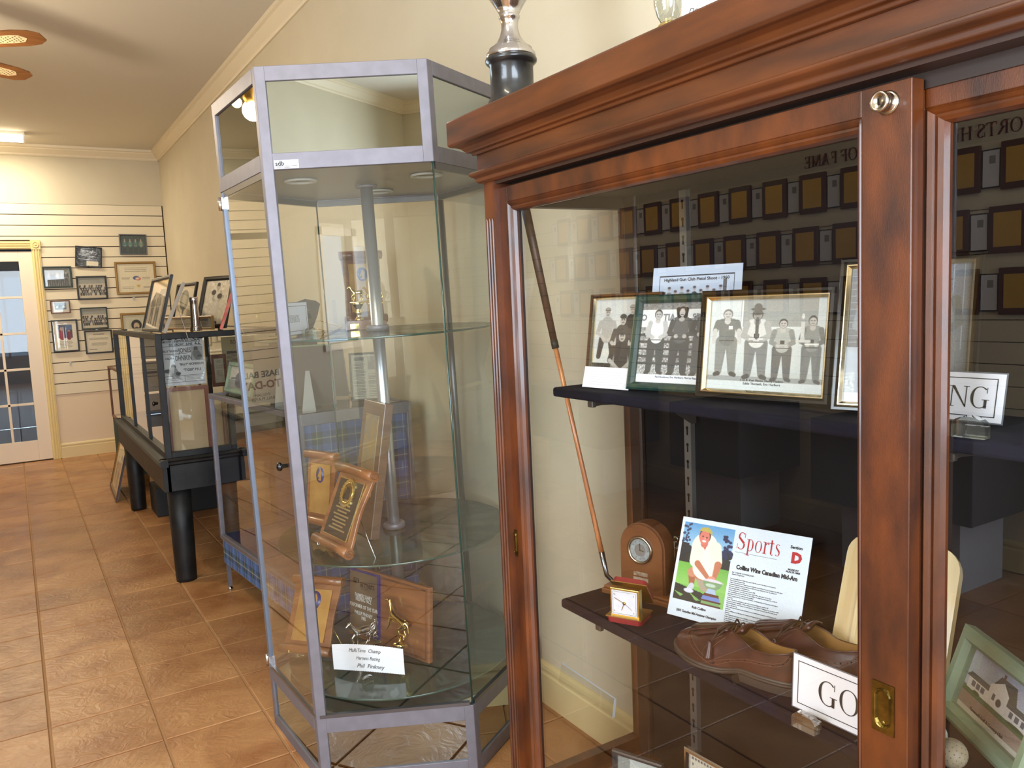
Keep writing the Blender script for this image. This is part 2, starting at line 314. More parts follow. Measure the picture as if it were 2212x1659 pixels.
# ------------------------------------------------------------------ printed pictures (coloured meshes)
class CV:
    def __init__(s, w, h, bg): s.w = w; s.h = h; s.a = np.ones((h, w, 3)) * np.array(bg) / 255.; s.Y, s.X = np.mgrid[0:h, 0:w] + .5; s.X = s.X / w; s.Y = s.Y / h; s.ar = h / w
    def mix(s, mask, c): s.a = s.a * (1 - mask[..., None]) + np.array(c) / 255. * mask[..., None]; return s
    def _m(s, d): return np.clip(.5 - d * s.w, 0, 1)   # d: signed distance in widths
    def ell(s, x, y, rx, ry, c, k=1): q = np.hypot((s.X - x) / rx, (s.Y - y) * s.ar / (ry * s.ar)); return s.mix(s._m((q - 1) * min(rx, ry * s.ar)) * k, c)
    def rect(s, x0, y0, x1, y1, c, k=1): return s.mix(((s.X >= x0) & (s.X < x1) & (s.Y >= y0) & (s.Y < y1)) * float(k), c)
    def cap(s, x0, y0, x1, y1, r0, r1, c, k=1):
        X = s.X; Y = s.Y * s.ar; ay = y0 * s.ar; by = y1 * s.ar; dx = x1 - x0; dy = by - ay; L = dx * dx + dy * dy + 1e-9
        t = np.clip(((X - x0) * dx + (Y - ay) * dy) / L, 0, 1); d = np.hypot(X - x0 - t * dx, Y - ay - t * dy) - (r0 + (r1 - r0) * t); return s.mix(s._m(d) * k, c)
    def poly(s, pts, c, k=1):
        ins = np.zeros(s.X.shape, bool); n = len(pts)
        for i in range(n):
            x0, y0 = pts[i]; x1, y1 = pts[(i + 1) % n]
            if y0 == y1: continue
            ins ^= ((s.Y > min(y0, y1)) & (s.Y <= max(y0, y1)) & (s.X < (x1 - x0) * (s.Y - y0) / (y1 - y0) + x0))
        return s.mix(ins * float(k), c)
    def grad(s, y0, y1, c0, c1, x0=0, x1=1):
        t = np.clip((s.Y - y0) / (y1 - y0), 0, 1)[..., None]; col = np.array(c0) / 255 * (1 - t) + np.array(c1) / 255 * t
        m = ((s.Y >= y0) & (s.Y < y1) & (s.X >= x0) & (s.X < x1))[..., None]; s.a = np.where(m, col, s.a); return s
    def noise(s, amp, x0=0, y0=0, x1=1, y1=1, cell=1):
        n = rng.randn(s.h // cell + 1, s.w // cell + 1); n = np.kron(n, np.ones((cell, cell)))[:s.h, :s.w]
        m = ((s.X >= x0) & (s.X < x1) & (s.Y >= y0) & (s.Y < y1)); s.a += (n * m * amp / 255.)[..., None]; return s
    def lines(s, x0, x1, y0, y1, n, c, th=.35, k=.8, jag=.1):
        for i in range(n):
            y = y0 + (y1 - y0) * (i + .5) / n; e = x1 - (x1 - x0) * jag * rng.rand() ; h = (y1 - y0) / n * th
            s.rect(x0, y - h / 2, e, y + h / 2, c, k)
        return s
    def person(s, x, y, h, shirt=(120, 120, 120), pants=(90, 90, 90), skin=(176, 170, 164), hair=(50, 48, 46), hat=None, arms='front', item=None, w=1.0, shoes=(70, 68, 66)):
        """standing figure, feet at y, height h (in picture heights); x in picture widths"""
        u = h * s.ar * w; H = h
        for sd in (-1, 1):
            s.cap(x + sd * .065 * u, y - .50 * H, x + sd * .085 * u, y - .05 * H, .075 * u, .045 * u, pants)
            s.cap(x + sd * .085 * u, y - .02 * H, x + sd * .125 * u, y - .005 * H, .028 * u, .024 * u, shoes)
        s.cap(x - .035 * u, y - .49 * H, x + .035 * u, y - .49 * H, .085 * u, .085 * u, pants); s.cap(x, y - .74 * H, x, y - .56 * H, .108 * u, .098 * u, shirt); s.cap(x - .07 * u, y - .805 * H, x + .07 * u, y - .805 * H, .042 * u, .042 * u, shirt); s.rect(x - .10 * u, y - .53 * H, x + .10 * u, y - .515 * H, tuple(c * .6 for c in pants), .8)
        dk = tuple(c * .8 for c in shirt)
        for sd in (-1, 1):
            if arms == 'front':
                s.cap(x + sd * .118 * u, y - .79 * H, x + sd * .155 * u, y - .62 * H, .038 * u, .033 * u, dk); s.cap(x + sd * .155 * u, y - .62 * H, x + sd * .07 * u, y - .565 * H, .036 * u, .03 * u, dk); s.ell(x + sd * .06 * u, y - .565 * H, .03 * u, .03 * u / s.ar, skin)
            else:
                s.cap(x + sd * .118 * u, y - .79 * H, x + sd * .150 * u, y - .68 * H, .042 * u, .036 * u, shirt); s.cap(x + sd * .152 * u, y - .67 * H, x + sd * .165 * u, y - .50 * H, .030 * u, .024 * u, skin)
        s.cap(x, y - .86 * H, x, y - .82 * H, .035 * u, .04 * u, skin)
        s.ell(x, y - .925 * H, .062 * u, .078 * H, hair); s.ell(x, y - .912 * H, .052 * u, .062 * H, skin)
        s.ell(x - .02 * u, y - .925 * H, .012 * u, .008 * H, hair, .8); s.ell(x + .02 * u, y - .925 * H, .012 * u, .008 * H, hair, .8); s.ell(x, y - .885 * H, .02 * u, .006 * H, (90, 80, 78), .8)
        if hat: s.ell(x, y - .955 * H, .06 * u, .04 * H, hat); s.ell(x, y - .94 * H, (.11 if hat == (40, 38, 38) else .075) * u, .012 * H, hat)
        if item: s.rect(x - .10 * u, y - .585 * H, x + .10 * u, y - .555 * H, item); s.rect(x - .03 * u, y - .65 * H, x + .03 * u, y - .585 * H, (70, 66, 62)); s.lines(x - .09 * u, x + .09 * u, y - .578 * H, y - .562 * H, 1, (235, 235, 230), .8)
        return s
    def build(s, w, h, parent, name='print', x=0, z=0, y=0):
        nw, nh = s.w, s.h; xs = np.linspace(-w / 2, w / 2, nw + 1) + x; zs = np.linspace(h, 0, nh + 1) + z
        co = np.zeros((nh + 1, nw + 1, 3)); co[..., 0] = xs[None]; co[..., 1] = y; co[..., 2] = zs[:, None]
        i, j = np.mgrid[0:nh, 0:nw]; a = i * (nw + 1) + j; q = np.stack([a + nw + 1, a + nw + 2, a + 1, a], -1).reshape(-1)
        me = bpy.data.meshes.new(name); me.vertices.add(co.size // 3); me.vertices.foreach_set('co', co.reshape(-1)); me.loops.add(q.size); me.loops.foreach_set('vertex_index', q.astype(np.int32))
        me.polygons.add(nw * nh); me.polygons.foreach_set('loop_start', np.arange(0, q.size, 4, dtype=np.int32)); me.polygons.foreach_set('loop_total', np.full(nw * nh, 4, dtype=np.int32)); me.update()
        c = np.clip(s.a, 0, 1); c = np.where(c <= .04045, c / 12.92, ((c + .055) / 1.055) ** 2.4).reshape(-1, 3); rgba = np.ones((nw * nh, 4, 4)); rgba[:, :, :3] = c[:, None, :]
        at_ = me.color_attributes.new('ink', 'FLOAT_COLOR', 'CORNER'); at_.data.foreach_set('color', rgba.reshape(-1)); me.materials.append(paint_mat())
        o = bpy.data.objects.new(name, me); COL.objects.link(o); o.parent = parent; return o

def moulding(mb, w, h, prof):
    """mitred picture-frame moulding round w x h (outer), bottom at z=0; prof: (inset, y) with y<0 to the front"""
    def ring(i, y): return [(-w / 2 + i, y, i), (w / 2 - i, y, i), (w / 2 - i, y, h - i), (-w / 2 + i, y, h - i)]
    vs = []; n = len(prof)
    for i, y in prof: vs += ring(i, y)
    fs = [(a * 4 + k, a * 4 + (k + 1) % 4, ((a + 1) % n) * 4 + (k + 1) % 4, ((a + 1) % n) * 4 + k) for a in range(n) for k in range(4)]
    return mb.add(vs, fs)
def frame(name, label, M, w, h, b, m, cv, group=None, m2=None, matw=0, depth=.014, back=True, cat='picture', inner=None, pane=True, label_part=None):
    t = thing(name, label, cat, M, group)
    mb = MB(); bo = b if not m2 else b * .55
    moulding(mb, w, h, [(0, 0), (0, -depth * .8), (bo * .25, -depth), (bo * .7, -depth), (bo, -depth * .55), (bo, 0)]); mb.build('frame', m, t)
    if m2:
        mb = MB(); vs = MB(); moulding(mb, w - 2 * bo * .96, h - 2 * bo * .96, [(0, 0), (0, -depth * .62), (b * .10, -depth * .85), (b * .2, -depth * .85), (b - bo, -depth * .4), (b - bo, 0)])
        mb.v = [(x, y, z + bo * .96) for x, y, z in mb.v]; mb.build('gilt_lip', m2, t)
    iw, ih = w - 2 * b * .98, h - 2 * b * .98; z0 = b * .98
    if matw:
        mb = MB(); moulding(mb, iw, ih, [(0, -.002), (0, -.003), (matw, -.003), (matw, -.002)]); mb.v = [(x, y, z + z0) for x, y, z in mb.v]; mb.build('mat_board', M_CREAM, t); iw -= 2 * matw; ih -= 2 * matw; z0 += matw
    if cv is not None: cv.build(iw, ih, t, 'photograph', 0, z0, -.0022)
    if back: MB().box(-w / 2 + .002, w / 2 - .002, -.0015, .002, .002, h - .002).build('backing', inner or M_GREY, t)
    if pane: MB().add([(-w / 2 + b * .9, -depth * .45, b * .9), (w / 2 - b * .9, -depth * .45, b * .9), (w / 2 - b * .9, -depth * .45, h - b * .9), (-w / 2 + b * .9, -depth * .45, h - b * .9)], [(0, 1, 2, 3)]).build('pane', G_PIC, t, fix=False)
    return t
def fpose(BL, BR, TL, z, lean=12, off=0, sc=1.0):
    """stand a frame on the level z with its lower corners at two photo points; returns pose, width, height"""
    a = at(*BL, 2, z); b = at(*BR, 2, z); u = (b - a); w = u.length; u.normalize(); back = Vector((-u.y, u.x, 0)); 
    if back.dot(a) < 0: back = -back
    L = math.radians(lean); up = Vector((0, 0, 1)) * math.cos(L) + back * math.sin(L)
    d = Vector(RR @ np.array([TL[0] - CX, TL[1] - CY, FPX])).normalized(); o = Vector((0, 0, EYE)); w0 = a - o
    A = up.dot(up); B = up.dot(d); D = up.dot(w0); E = d.dot(w0); h = (B * E - D) / (A - B * B)
    mid = (a + b) / 2; return pose((mid.x, mid.y, z + off), math.atan2(u.y, u.x), L), w * sc, h

# ------------------------------------------------------------------ room shell
XR, XL, YB, YF, ZC = 1.445, -1.80, 9.12, -2.44, 3.03
def tile_mat():
    m = bpy.data.materials.new('terracotta_tile'); m.use_nodes = True; n, l = nt(m); b = n['Principled BSDF']
    tc = n.new('ShaderNodeTexCoord'); oi = n.new('ShaderNodeObjectInfo'); vm = n.new('ShaderNodeVectorMath'); vm.operation = 'SCALE'; vm.inputs[3].default_value = 1
    g = n.new('ShaderNodeNewGeometry'); no = n.new('ShaderNodeTexNoise'); no.inputs['Scale'].default_value = 3.2; no.inputs['Detail'].default_value = 7; no.inputs['Distortion'].default_value = 1.2; l.new(g.outputs['Position'], no.inputs['Vector'])
    cr = n.new('ShaderNodeValToRGB'); e = cr.color_ramp.elements; e[0].position = .3; e[0].color = (*lin((148, 98, 58)), 1); e[1].position = .7; e[1].color = (*lin((186, 138, 90)), 1); l.new(no.outputs[0], cr.inputs[0])
    hs = n.new('ShaderNodeHueSaturation'); mr = n.new('ShaderNodeMapRange'); mr.inputs[3].default_value = .88; mr.inputs[4].default_value = 1.1; l.new(oi.outputs['Random'], mr.inputs[0]); l.new(mr.outputs[0], hs.inputs['Value']); l.new(cr.outputs[0], hs.inputs['Color']); l.new(hs.outputs[0], b.inputs['Base Color'])
    b.inputs['Roughness'].default_value = .34; b.inputs['Specular IOR Level'].default_value = .55
    nb = n.new('ShaderNodeTexNoise'); nb.inputs['Scale'].default_value = 14; nb.inputs['Detail'].default_value = 9; nb.inputs['Distortion'].default_value = 2.5; l.new(g.outputs['Position'], nb.inputs['Vector'])
    bu = n.new('ShaderNodeBump'); bu.inputs['Strength'].default_value = .55; bu.inputs['Distance'].default_value = .005; l.new(nb.outputs[0], bu.inputs['Height']); l.new(bu.outputs[0], b.inputs['Normal'])
    return m
def build_room():
    fl = struct(MB().box(XL - .1, XR + .1, YF - .1, YB + .1, -.12, -.006).build('floor', M_GROUT))
    M_TILE = tile_mat(); px, py = .3185, .3245; x00 = -.016 - px * 6; y00 = 3.09 - py * 18
    base = None; rest = MB(); cells = []
    for i in range(12):
        for j in range(40):
            x0 = x00 + i * px; y0 = y00 + j * py; x1 = min(x0 + px, XR); y1 = min(y0 + py, YB)
            if x0 < XL or y1 <= YF or x0 >= XR - .01 or y0 > YB - .01: continue
            vis = y0 > .6 and (x0 / max(y0 + py, .1) < 1.0)
            cells.append((not vis, y0 + abs(x0) * .2, x0, y0, x1 - x0, y1 - y0))
    cells.sort(); k = 0
    for nv, key, x0, y0, w, h in cells:
        full = abs(w - px) < 1e-6 and abs(h - py) < 1e-6
        if nv or k >= 296: rest.box(x0 + .0035, x0 + w - .0035, y0 + .0035, y0 + h - .0035, -.02, 0); continue
        k += 1
        if full and base is None: base = MB().box(.0035, px - .0035, .0035, py - .0035, -.02, 0).build('tile', M_TILE, fl, bevel=.0025, seg=1, loc=(x0, y0, 0)); continue
        if full: o = base.copy(); COL.objects.link(o); o.location = (x0, y0, 0)
        else: MB().box(.0035, w - .0035, .0035, h - .0035, -.02, 0).build('tile', M_TILE, fl, bevel=.0025, seg=1, loc=(x0, y0, 0))
    r = rest.build('tile_field', M_TILE, fl); r['kind'] = 'stuff'
    struct(MB().box(XL - .1, XR + .1, YF - .1, YB + .1, ZC, ZC + .1).build('ceiling', M_CEIL))
    struct(MB().box(XR, XR + .1, YF - .1, YB + .1, -.02, ZC).build('wall_right', M_WALL))
    # left wall: narrow glazed opening near the front, wider one added for light
    lw = MB(); lw.box(XL - .1, XL, YF - .1, -1.55, -.02, ZC); lw.box(XL - .1, XL, -1.15, -.05, -.02, ZC); lw.box(XL - .1, XL, 1.48, YB + .1, -.02, ZC); lw.box(XL - .1, XL, -.05, 1.48, -.02, .9); lw.box(XL - .1, XL, -.05, 1.48, 2.3, ZC); lw.box(XL - .1, XL, -1.55, -1.15, 1.85, ZC); lw.box(XL - .1, XL, -1.55, -1.15, -.02, 1.0)
    struct(lw.build('wall_left', M_WALL))
    fw = MB(); fw.box(XL, -1.35, YF - .1, YF, -.02, ZC); fw.box(1.15, XR, YF - .1, YF, -.02, ZC); fw.box(-1.35, 1.15, YF - .1, YF, 2.35, ZC); fw.box(-1.35, 1.15, YF - .1, YF, -.02, .55)
    struct(fw.build('wall_front', M_WALL))
    wf = MB()
    for x in (-1.35, -.1, 1.1): wf.box(x, x + .05, YF - .06, YF - .01, .55, 2.35)
    wf.box(-1.35, 1.15, YF - .06, YF - .01, .55, .6); wf.box(-1.35, 1.15, YF - .06, YF - .01, 2.3, 2.35)
    w1 = struct(wf.build('window_1', M_DOOR))
    sd = MB(); sd.box(XL - .05, XL + .012, -1.60, -1.54, .95, 1.9); sd.box(XL - .05, XL + .012, -1.16, -1.10, .95, 1.9); sd.box(XL - .05, XL + .012, -1.60, -1.10, 1.84, 1.9); sd.box(XL - .05, XL + .02, -1.60, -1.10, .95, 1.0)
    w2 = struct(sd.build('window_2', M_DOOR)); s3 = MB()
    for y in (-.10, .68, 1.44): s3.box(XL - .09, XL + .012, y, y + .05, .88, 2.32)
    s3.box(XL - .09, XL + .02, -.10, 1.49, .88, .93); s3.box(XL - .09, XL + .012, -.10, 1.49, 2.27, 2.32); w3 = struct(s3.build('added_window', M_DOOR))  # made-up window, out of view, added to frame the side fill
    for w_, pts in ((w3, [(XL - .05, -.05, .92), (XL - .05, 1.48, .92), (XL - .05, 1.48, 2.28), (XL - .05, -.05, 2.28)]), (w2, [(XL - .04, -1.55, 1), (XL - .04, -1.15, 1), (XL - .04, -1.15, 1.85), (XL - .04, -1.55, 1.85)]), (w1, [(-1.3, YF - .04, .6), (1.1, YF - .04, .6), (1.1, YF - .04, 2.3), (-1.3, YF - .04, 2.3)])): MB().add(pts, [(0, 1, 2, 3)]).build('window_pane', G_DOOR, w_, fix=False)
    # far wall, with the slat boards hung on it
    bw = MB(); bw.box(XL, -.60, YB + .012, YB + .1, -.02, ZC); bw.box(.27, XR, YB + .012, YB + .1, -.02, ZC); bw.box(-.60, .27, YB + .012, YB + .1, 2.08, ZC)
    back = struct(bw.build('wall_back', M_GROOVE))
    MB().box(XL, XR, YB, YB + .02, 2.483, ZC).build('upper_wall', M_WALL, back); MB().box(XL, -.60, YB + .001, YB + .02, 0, .627).build('lower_wall', mat('pale_lower_wall', (228, 208, 182), .6), back); MB().box(.27, XR, YB + .001, YB + .02, 0, .627).build('lower_wall', mat('pale_lower_wall', (228, 208, 182), .6), back)
    z = 2.483; k = 0
    tops = [2.483, 2.378] + [2.378 - .1025 * i for i in range(1, 18)]
    for i in range(len(tops) - 1):
        z1 = tops[i]; z0 = tops[i + 1] if i < len(tops) - 2 else .627
        g = .004
        if z0 > 2.14 - .05: MB().box(XL, XR - .012, YB - .006, YB + .012, z0 + g, z1 - g).build('slat', M_SLAT, back)
        elif z1 > 2.14:
            MB().box(XL, .2851, YB - .006, YB + .012, 2.138, z1 - g).build('slat', M_SLAT, back); MB().box(.2851, XR - .012, YB - .006, YB + .012, z0 + g, z1 - g).build('slat', M_SLAT, back)
        else:
            MB().box(.285, XR - .012, YB - .006, YB + .012, z0 + g, z1 - g).build('slat', M_SLAT, back); MB().box(XL, -.66, YB - .006, YB + .012, z0 + g, z1 - g).build('slat', M_SLAT, back)
    # crown and base mouldings
    cp = [(0, 0), (.012, 0), (.018, .012), (.018, .022), (.055, .062), (.055, .07), (.070, .078), (.072, .10), (0, .10)]
    def crown(n, fn, a0, a1): struct(MB().prism(cp, a0, a1, fn).build(n, M_TRIM))
    crown('trim_1', lambda u, v, a: (XR - u, a, 2.93 + v), YF, YB); crown('trim_2', lambda u, v, a: (a, YB - u, 2.93 + v), XL, XR)
    crown('trim_3', lambda u, v, a: (XL + u, a, 2.93 + v), YF, YB); crown('trim_4', lambda u, v, a: (a, YF + u, 2.93 + v), XL, XR)
    bp = [(0, 0), (.014, 0), (.014, .105), (.010, .112), (.010, .122), (.014, .126), (.012, .138), (.004, .147), (0, .147)]
    struct(MB().prism(bp, YF, YB, lambda u, v, a: (XR - u, a, v)).build('baseboard_right', M_BASE)); struct(MB().prism(bp, .31, XR, lambda u, v, a: (a, YB - u, v)).build('baseboard_back', M_BASE)); struct(MB().prism(bp, YF, YB, lambda u, v, a: (XL + u, a, v)).build('baseboard_left', M_BASE))
    # french door
    dr = thing('door_1', None, None, (0, YB, 0)); dr['kind'] = 'structure'
    cs = MB(); 
    for x0, x1 in ((.235, .31), (-.64, -.565)):
        cs.box(x0, x1, -.018, .02, 0, 2.05); cs.box(x0 + .012, x0 + .022, -.026, -.018, 0, 2.05); cs.box(x0 + .034, x0 + .044, -.026, -.018, 0, 2.05); cs.box(x0 + .055, x0 + .063, -.026, -.018, 0, 2.05)
    cs.box(-.565, .235, -.018, .02, 2.05, 2.125); 
    for z0 in (2.06, 2.083, 2.104): cs.box(-.565, .235, -.026, -.018, z0, z0 + .009)
    cs.build('casing', M_CASING, dr, bevel=.002)
    for xc in (.2725, -.6025):
        cb = MB().box(xc - .042, xc + .042, -.028, .02, 2.045, 2.135).build('corner_block', M_CASING, dr, bevel=.003)
        T = Matrix.Translation((xc, -.028, 2.09)) @ Matrix.Rotation(PI / 2, 4, 'X'); MB().lathe([(.03, 0), (.03, .004), (.022, .006), (.02, .002), (.012, .002), (.008, .007), (0, .008)], 20, T).build('rosette', M_CASING, cb)
    st = MB(); xg = [-.48, -.30, -.11, .112]; zg = [.215, .56, .90, 1.245, 1.59, 1.93]
    st.box(-.565, -.49, 0, .035, .01, 2.03); st.box(.12, .235, 0, .035, .01, 2.03); st.box(-.49, .12, 0, .035, .01, .205); st.box(-.49, .12, 0, .035, 1.935, 2.03)
    st.build('door_leaf', M_DOOR, dr, bevel=.002)
    mn = MB()
    for x in (-.29, -.085): mn.box(x - .011, x + .011, .004, .031, .205, 1.935)
    for z in (.565, .905, 1.25, 1.595): mn.box(-.49, .12, .004, .031, z - .011, z + .011)
    mn.build('glazing_bars', M_DOOR, dr, bevel=.002)
    xs = [-.49, -.29, -.085, .12]; zs = [.205, .565, .905, 1.25, 1.595, 1.935]
    for a in range(3):
        for b_ in range(5): MB().add([(xs[a], .018, zs[b_]), (xs[a + 1], .018, zs[b_]), (xs[a + 1], .018, zs[b_ + 1]), (xs[a], .018, zs[b_ + 1])], [(0, 1, 2, 3)]).build('pane', G_DOOR, dr, fix=False)
    # the room beyond the door and the ground outside
    nb = MB(); nb.box(-2.2, 2.2, YB + .1, YB + 3, -.05, -.004); nb.box(-2.2, 2.2, YB + 3, YB + 3.1, 0, 2.6); nb.box(-2.3, -2.2, YB + .1, YB + 3, 0, 2.6); nb.box(2.2, 2.3, YB + .1, YB + 3, 0, 2.6); nb.box(-2.2, 2.2, YB + .1, YB + 3, 2.6, 2.7)
    struct(nb.build('wall_beyond', mat('grey_far_room', (96, 98, 104), .8)))
    # clapboard house wall seen (mirrored) outside the side window
    hb = thing('wall_outside', None, None, (XL - 1.6, -1.0, 0)); hb['kind'] = 'structure'
    for i in range(18): MB().add([(0, -1.9, i * .13), (0, 2.9, i * .13), (-.02, 2.9, i * .13 + .13), (-.02, -1.9, i * .13 + .13)], [(0, 1, 2, 3)]).build('clapboard', mat('pale_blue_clapboard', (196, 214, 240), .6, emit=0), hb, solid=.01)
build_room()

# ------------------------------------------------------------------ cherry display cabinet
YL, YR = 1.70, -.60   # its two ends
def build_cabinet():
    c = thing('display_cabinet', 'tall reddish cherry wood cabinet with sliding glass doors and a heavy cornice, at the right', 'cabinet', (1.2, .55, 0))
    O = Vector((1.2, .55, 0))
    def B(mb, name, m, parent=c, **k):
        p = parent; off = O
        mb.v = [(x - O.x, y - O.y, z) for x, y, z in mb.v]
        return mb.build(name, m, p, **k)
    def sweep(name, prof, m, xb=1.42, bevel=.0015):
        """profile (x front, outset beyond the end, z) carried along the front and mitred back along both ends"""
        mb = MB(); n = len(prof); vs = []
        for ring in range(4):
            for x, e, z in prof:
                y = (YL + e) if ring < 2 else (YR - e); X = xb if ring in (0, 3) else x
                vs.append((X, y, z))
        fs = [(r * n + i, r * n + (i + 1) % n, (r + 1) * n + (i + 1) % n, (r + 1) * n + i) for r in range(3) for i in range(n)]
        fs += [tuple(range(n)), tuple(range(3 * n, 4 * n))]
        mb.add(vs, fs); return B(mb, name, m, bevel=bevel)
    sweep('cornice', [(1.10, -.1, 1.808), (.932, .070, 1.808), (.930, .072, 1.804), (.930, .072, 1.752), (.934, .068, 1.747), (.942, .060, 1.746), (.952, .046, 1.741), (.957, .036, 1.733), (.958, .030, 1.729), (.966, .022, 1.728), (.968, .020, 1.722), (1.10, -.1, 1.722)], M_CHERRYH)
    sweep('frieze', [(1.10, -.1, 1.723), (.976, .012, 1.723), (.976, .012, 1.682), (1.10, -.1, 1.682)], M_CHERRYH)
    sweep('bead_moulding', [(1.10, -.1, 1.683), (.962, .028, 1.683), (.960, .030, 1.679), (.962, .028, 1.674), (.967, .022, 1.671), (.972, .018, 1.668), (.973, .016, 1.660), (.980, .010, 1.656), (1.10, -.1, 1.656)], M_CHERRYH)
    B(MB().box(.99, 1.425, YR, YL, 1.79, 1.8075), 'top_board', M_CHERRYH)
    B(MB().box(1.030, 1.41, YR + .01, YL - .01, 1.628, 1.66), 'ceiling_board', mat('dark_stained_wood', (46, 32, 24), .5))
    B(MB().box(.990, 1.075, YR + .03, YL - .04, 1.649, 1.66), 'door_track', mat('dark_track', (58, 38, 30), .35))
    # pilasters with three flutes, at both ends of the front
    for y0, y1 in ((YL - .045, YL), (YR, YR + .045)):
        mb = MB(); zs = [.10, .16, 1.56, 1.573, 1.656]; w = y1 - y0; fl = [.22, .5, .78]
        ys = [0] + sum([[f - .1, f - .04, f + .04, f + .1] for f in fl], []) + [1]
        def P(i, j):
            y = y0 + ys[j] * w; d = 0
            if 1 <= j <= 12 and (j - 1) % 4 in (1, 2) and 1 <= i <= 2: d = .006
            return (.985 + d, y, zs[i])
        mb.grid(P, 5, 14, sm=False); mb.box(.9868, 1.045, y0, y1, .10, 1.656)
        # the flat block behind must stay behind the grooves
        mb2 = MB(); mb2.grid(P, 5, 14, sm=False); mb2.add([(.985, y0, .10), (1.05, y0, .10), (1.05, y0, 1.656), (.985, y0, 1.656)], [(0, 1, 2, 3)]); mb2.add([(.985, y1, .10), (1.05, y1, .10), (1.05, y1, 1.656), (.985, y1, 1.656)], [(3, 2, 1, 0)]); mb2.add([(1.05, y0, .10), (1.05, y1, .10), (1.05, y1, 1.656), (1.05, y0, 1.656)], [(0, 1, 2, 3)])
        B(mb2, 'pilaster', M_CHERRY)
    # plinth and floor
    sweep('plinth', [(1.10, -.1, .11), (.975, .012, .11), (.965, .022, .10), (.965, .022, 0), (1.10, -.1, 0)], M_CHERRYH)
    B(MB().box(1.0, 1.42, YR, YL, .05, .105), 'floor_board', M_CLOTH)
    # ends: posts, rails and glass
    for s, ye in ((-1, YL), (1, YR)):
        ya, yb = sorted((ye, ye + s * .03))
        B(MB().box(1.385, 1.42, ya, yb, .10, 1.66), 'end_post', mat('dark_varnished_post', (72, 44, 24), .3, coat=.4, col2=(108, 68, 40), scale=6, stretch=(5, 5, .6)), bevel=.006)
        B(MB().box(1.05, 1.40, ya, yb, 1.60, 1.66), 'end_rail', mat('dark_stained_wood', (46, 32, 24), .5)); B(MB().box(1.05, 1.40, ya, yb, .10, .15), 'end_rail', M_CHERRY)
        ym = (ya + yb) / 2; B(MB().add([(1.045, ym, .14), (1.39, ym, .14), (1.39, ym, 1.61), (1.045, ym, 1.61)], [(0, 1, 2, 3)]), 'end_pane', G_CAB, fix=False)
        B(MB().box(1.05, 1.068, ya, yb, .10, 1.64), 'inner_stile', mat('dark_stained_wood', (46, 32, 24), .5))
    B(MB().box(1.40, 1.42, YR, YL - .03, .10, 1.66), 'back_panel', M_BACK)
    B(MB().box(1.382, 1.40, YL - .075, YL - .03, .10, 1.66), 'corner_batten', mat('dark_varnished_batten', (48, 30, 20), .4, coat=.2), bevel=.005)
    # two sliding doors
    for x, y0, y1, first in ((1.0, .632, 1.681, True), (1.034, -.50, .655, False)):
        def D(mb, name, m, parent, **k):
            mb.v = [(a - O.x, b - O.y, z) for a, b, z in mb.v]; return mb.build(name, m, parent, **k)
        lf = .058 if first else .019; rt = .072; T = .026
        base = MB(); base.box(x, x + T, y1 - lf, y1, .12, 1.640); base.box(x, x + T, y0, y0 + rt, .12, 1.640)
        base.box(x, x + T, y0 + rt, y1 - lf, 1.604, 1.640); base.box(x, x + T, y0 + rt, y1 - lf, .12, .17)
        dd = D(base, 'door', M_CHERRY if True else M_CHERRYH, c, bevel=.0012)
        # moulding round the glass
        ya, yb, za, zb = y0 + rt, y1 - lf, .17, 1.604
        prof = [(0, .001), (.004, -.002), (.008, .001), (.010, .003), (.014, .001), (.019, .004), (.022, .012), (.022, .018), (0, .018)]
        mb = MB(); n = len(prof); vs = []
        for i, dx in prof:
            q = i if first else i * 1.25
            vs += [(x + dx, yb - q, za + i), (x + dx, ya + q * (.45 if first else 1), za + i), (x + dx, ya + q * (.45 if first else 1), zb - i), (x + dx, yb - q, zb - i)]
        mb.add(vs, [(a * 4 + k, a * 4 + (k + 1) % 4, ((a + 1) % n) * 4 + (k + 1) % 4, ((a + 1) % n) * 4 + k) for a in range(n) for k in range(4)])
        D(mb, 'glass_bead', M_CHERRY, dd)
        D(MB().add([(x + .018, ya, za), (x + .018, yb, za), (x + .018, yb, zb), (x + .018, ya, zb)], [(0, 1, 2, 3)]), 'door_pane', G_CAB, dd, fix=False)
        if first:
            def pull(yc, zc, w, h):
                mb = MB(); N = 20; cc = []
                def ring(hw, hh, X, sq=False):
                    out = []
                    for i in range(N):
                        a = 2 * PI * (i + .5) / N; cx_, sy_ = math.cos(a), math.sin(a)
                        if sq: k = 1 / max(abs(cx_), abs(sy_)); out.append((X, yc + cx_ * k * hw, zc + sy_ * k * hh))
                        else: out.append((X, yc + cx_ * hw, zc + max(-1, min(1, sy_ * 1.0)) * hw + (hh - hw) * (1 if sy_ > 0 else -1)))
                    return out
                vs = ring(w / 2, h / 2, x - .0004, True) + ring(w / 2, h / 2, x - .002, True) + ring(w * .36, h * .40, x - .002) + ring(w * .34, h * .385, x - .0050) + ring(w * .31, h * .365, x - .0042) + ring(w * .26, h * .335, x - .0008)
                mb.add(vs, [(a * N + k, a * N + (k + 1) % N, (a + 1) * N + (k + 1) % N, (a + 1) * N + k) for a in range(5) for k in range(N)] + [tuple(range(5 * N, 6 * N))])
                o = D(mb, 'finger_pull', M_BRASS, dd)
                s2 = MB(); s2.lathe([(.0035, 0), (.003, .0016), (0, .002)], 10, Matrix.Translation((x - .0006, yc, zc - h * .29)) @ Matrix.Rotation(-PI / 2, 4, 'Y')); D(s2, 'screw', M_BRASS, o)
            pull(.668, .784, .034, .074); pull(1.652, .789, .019, .066)
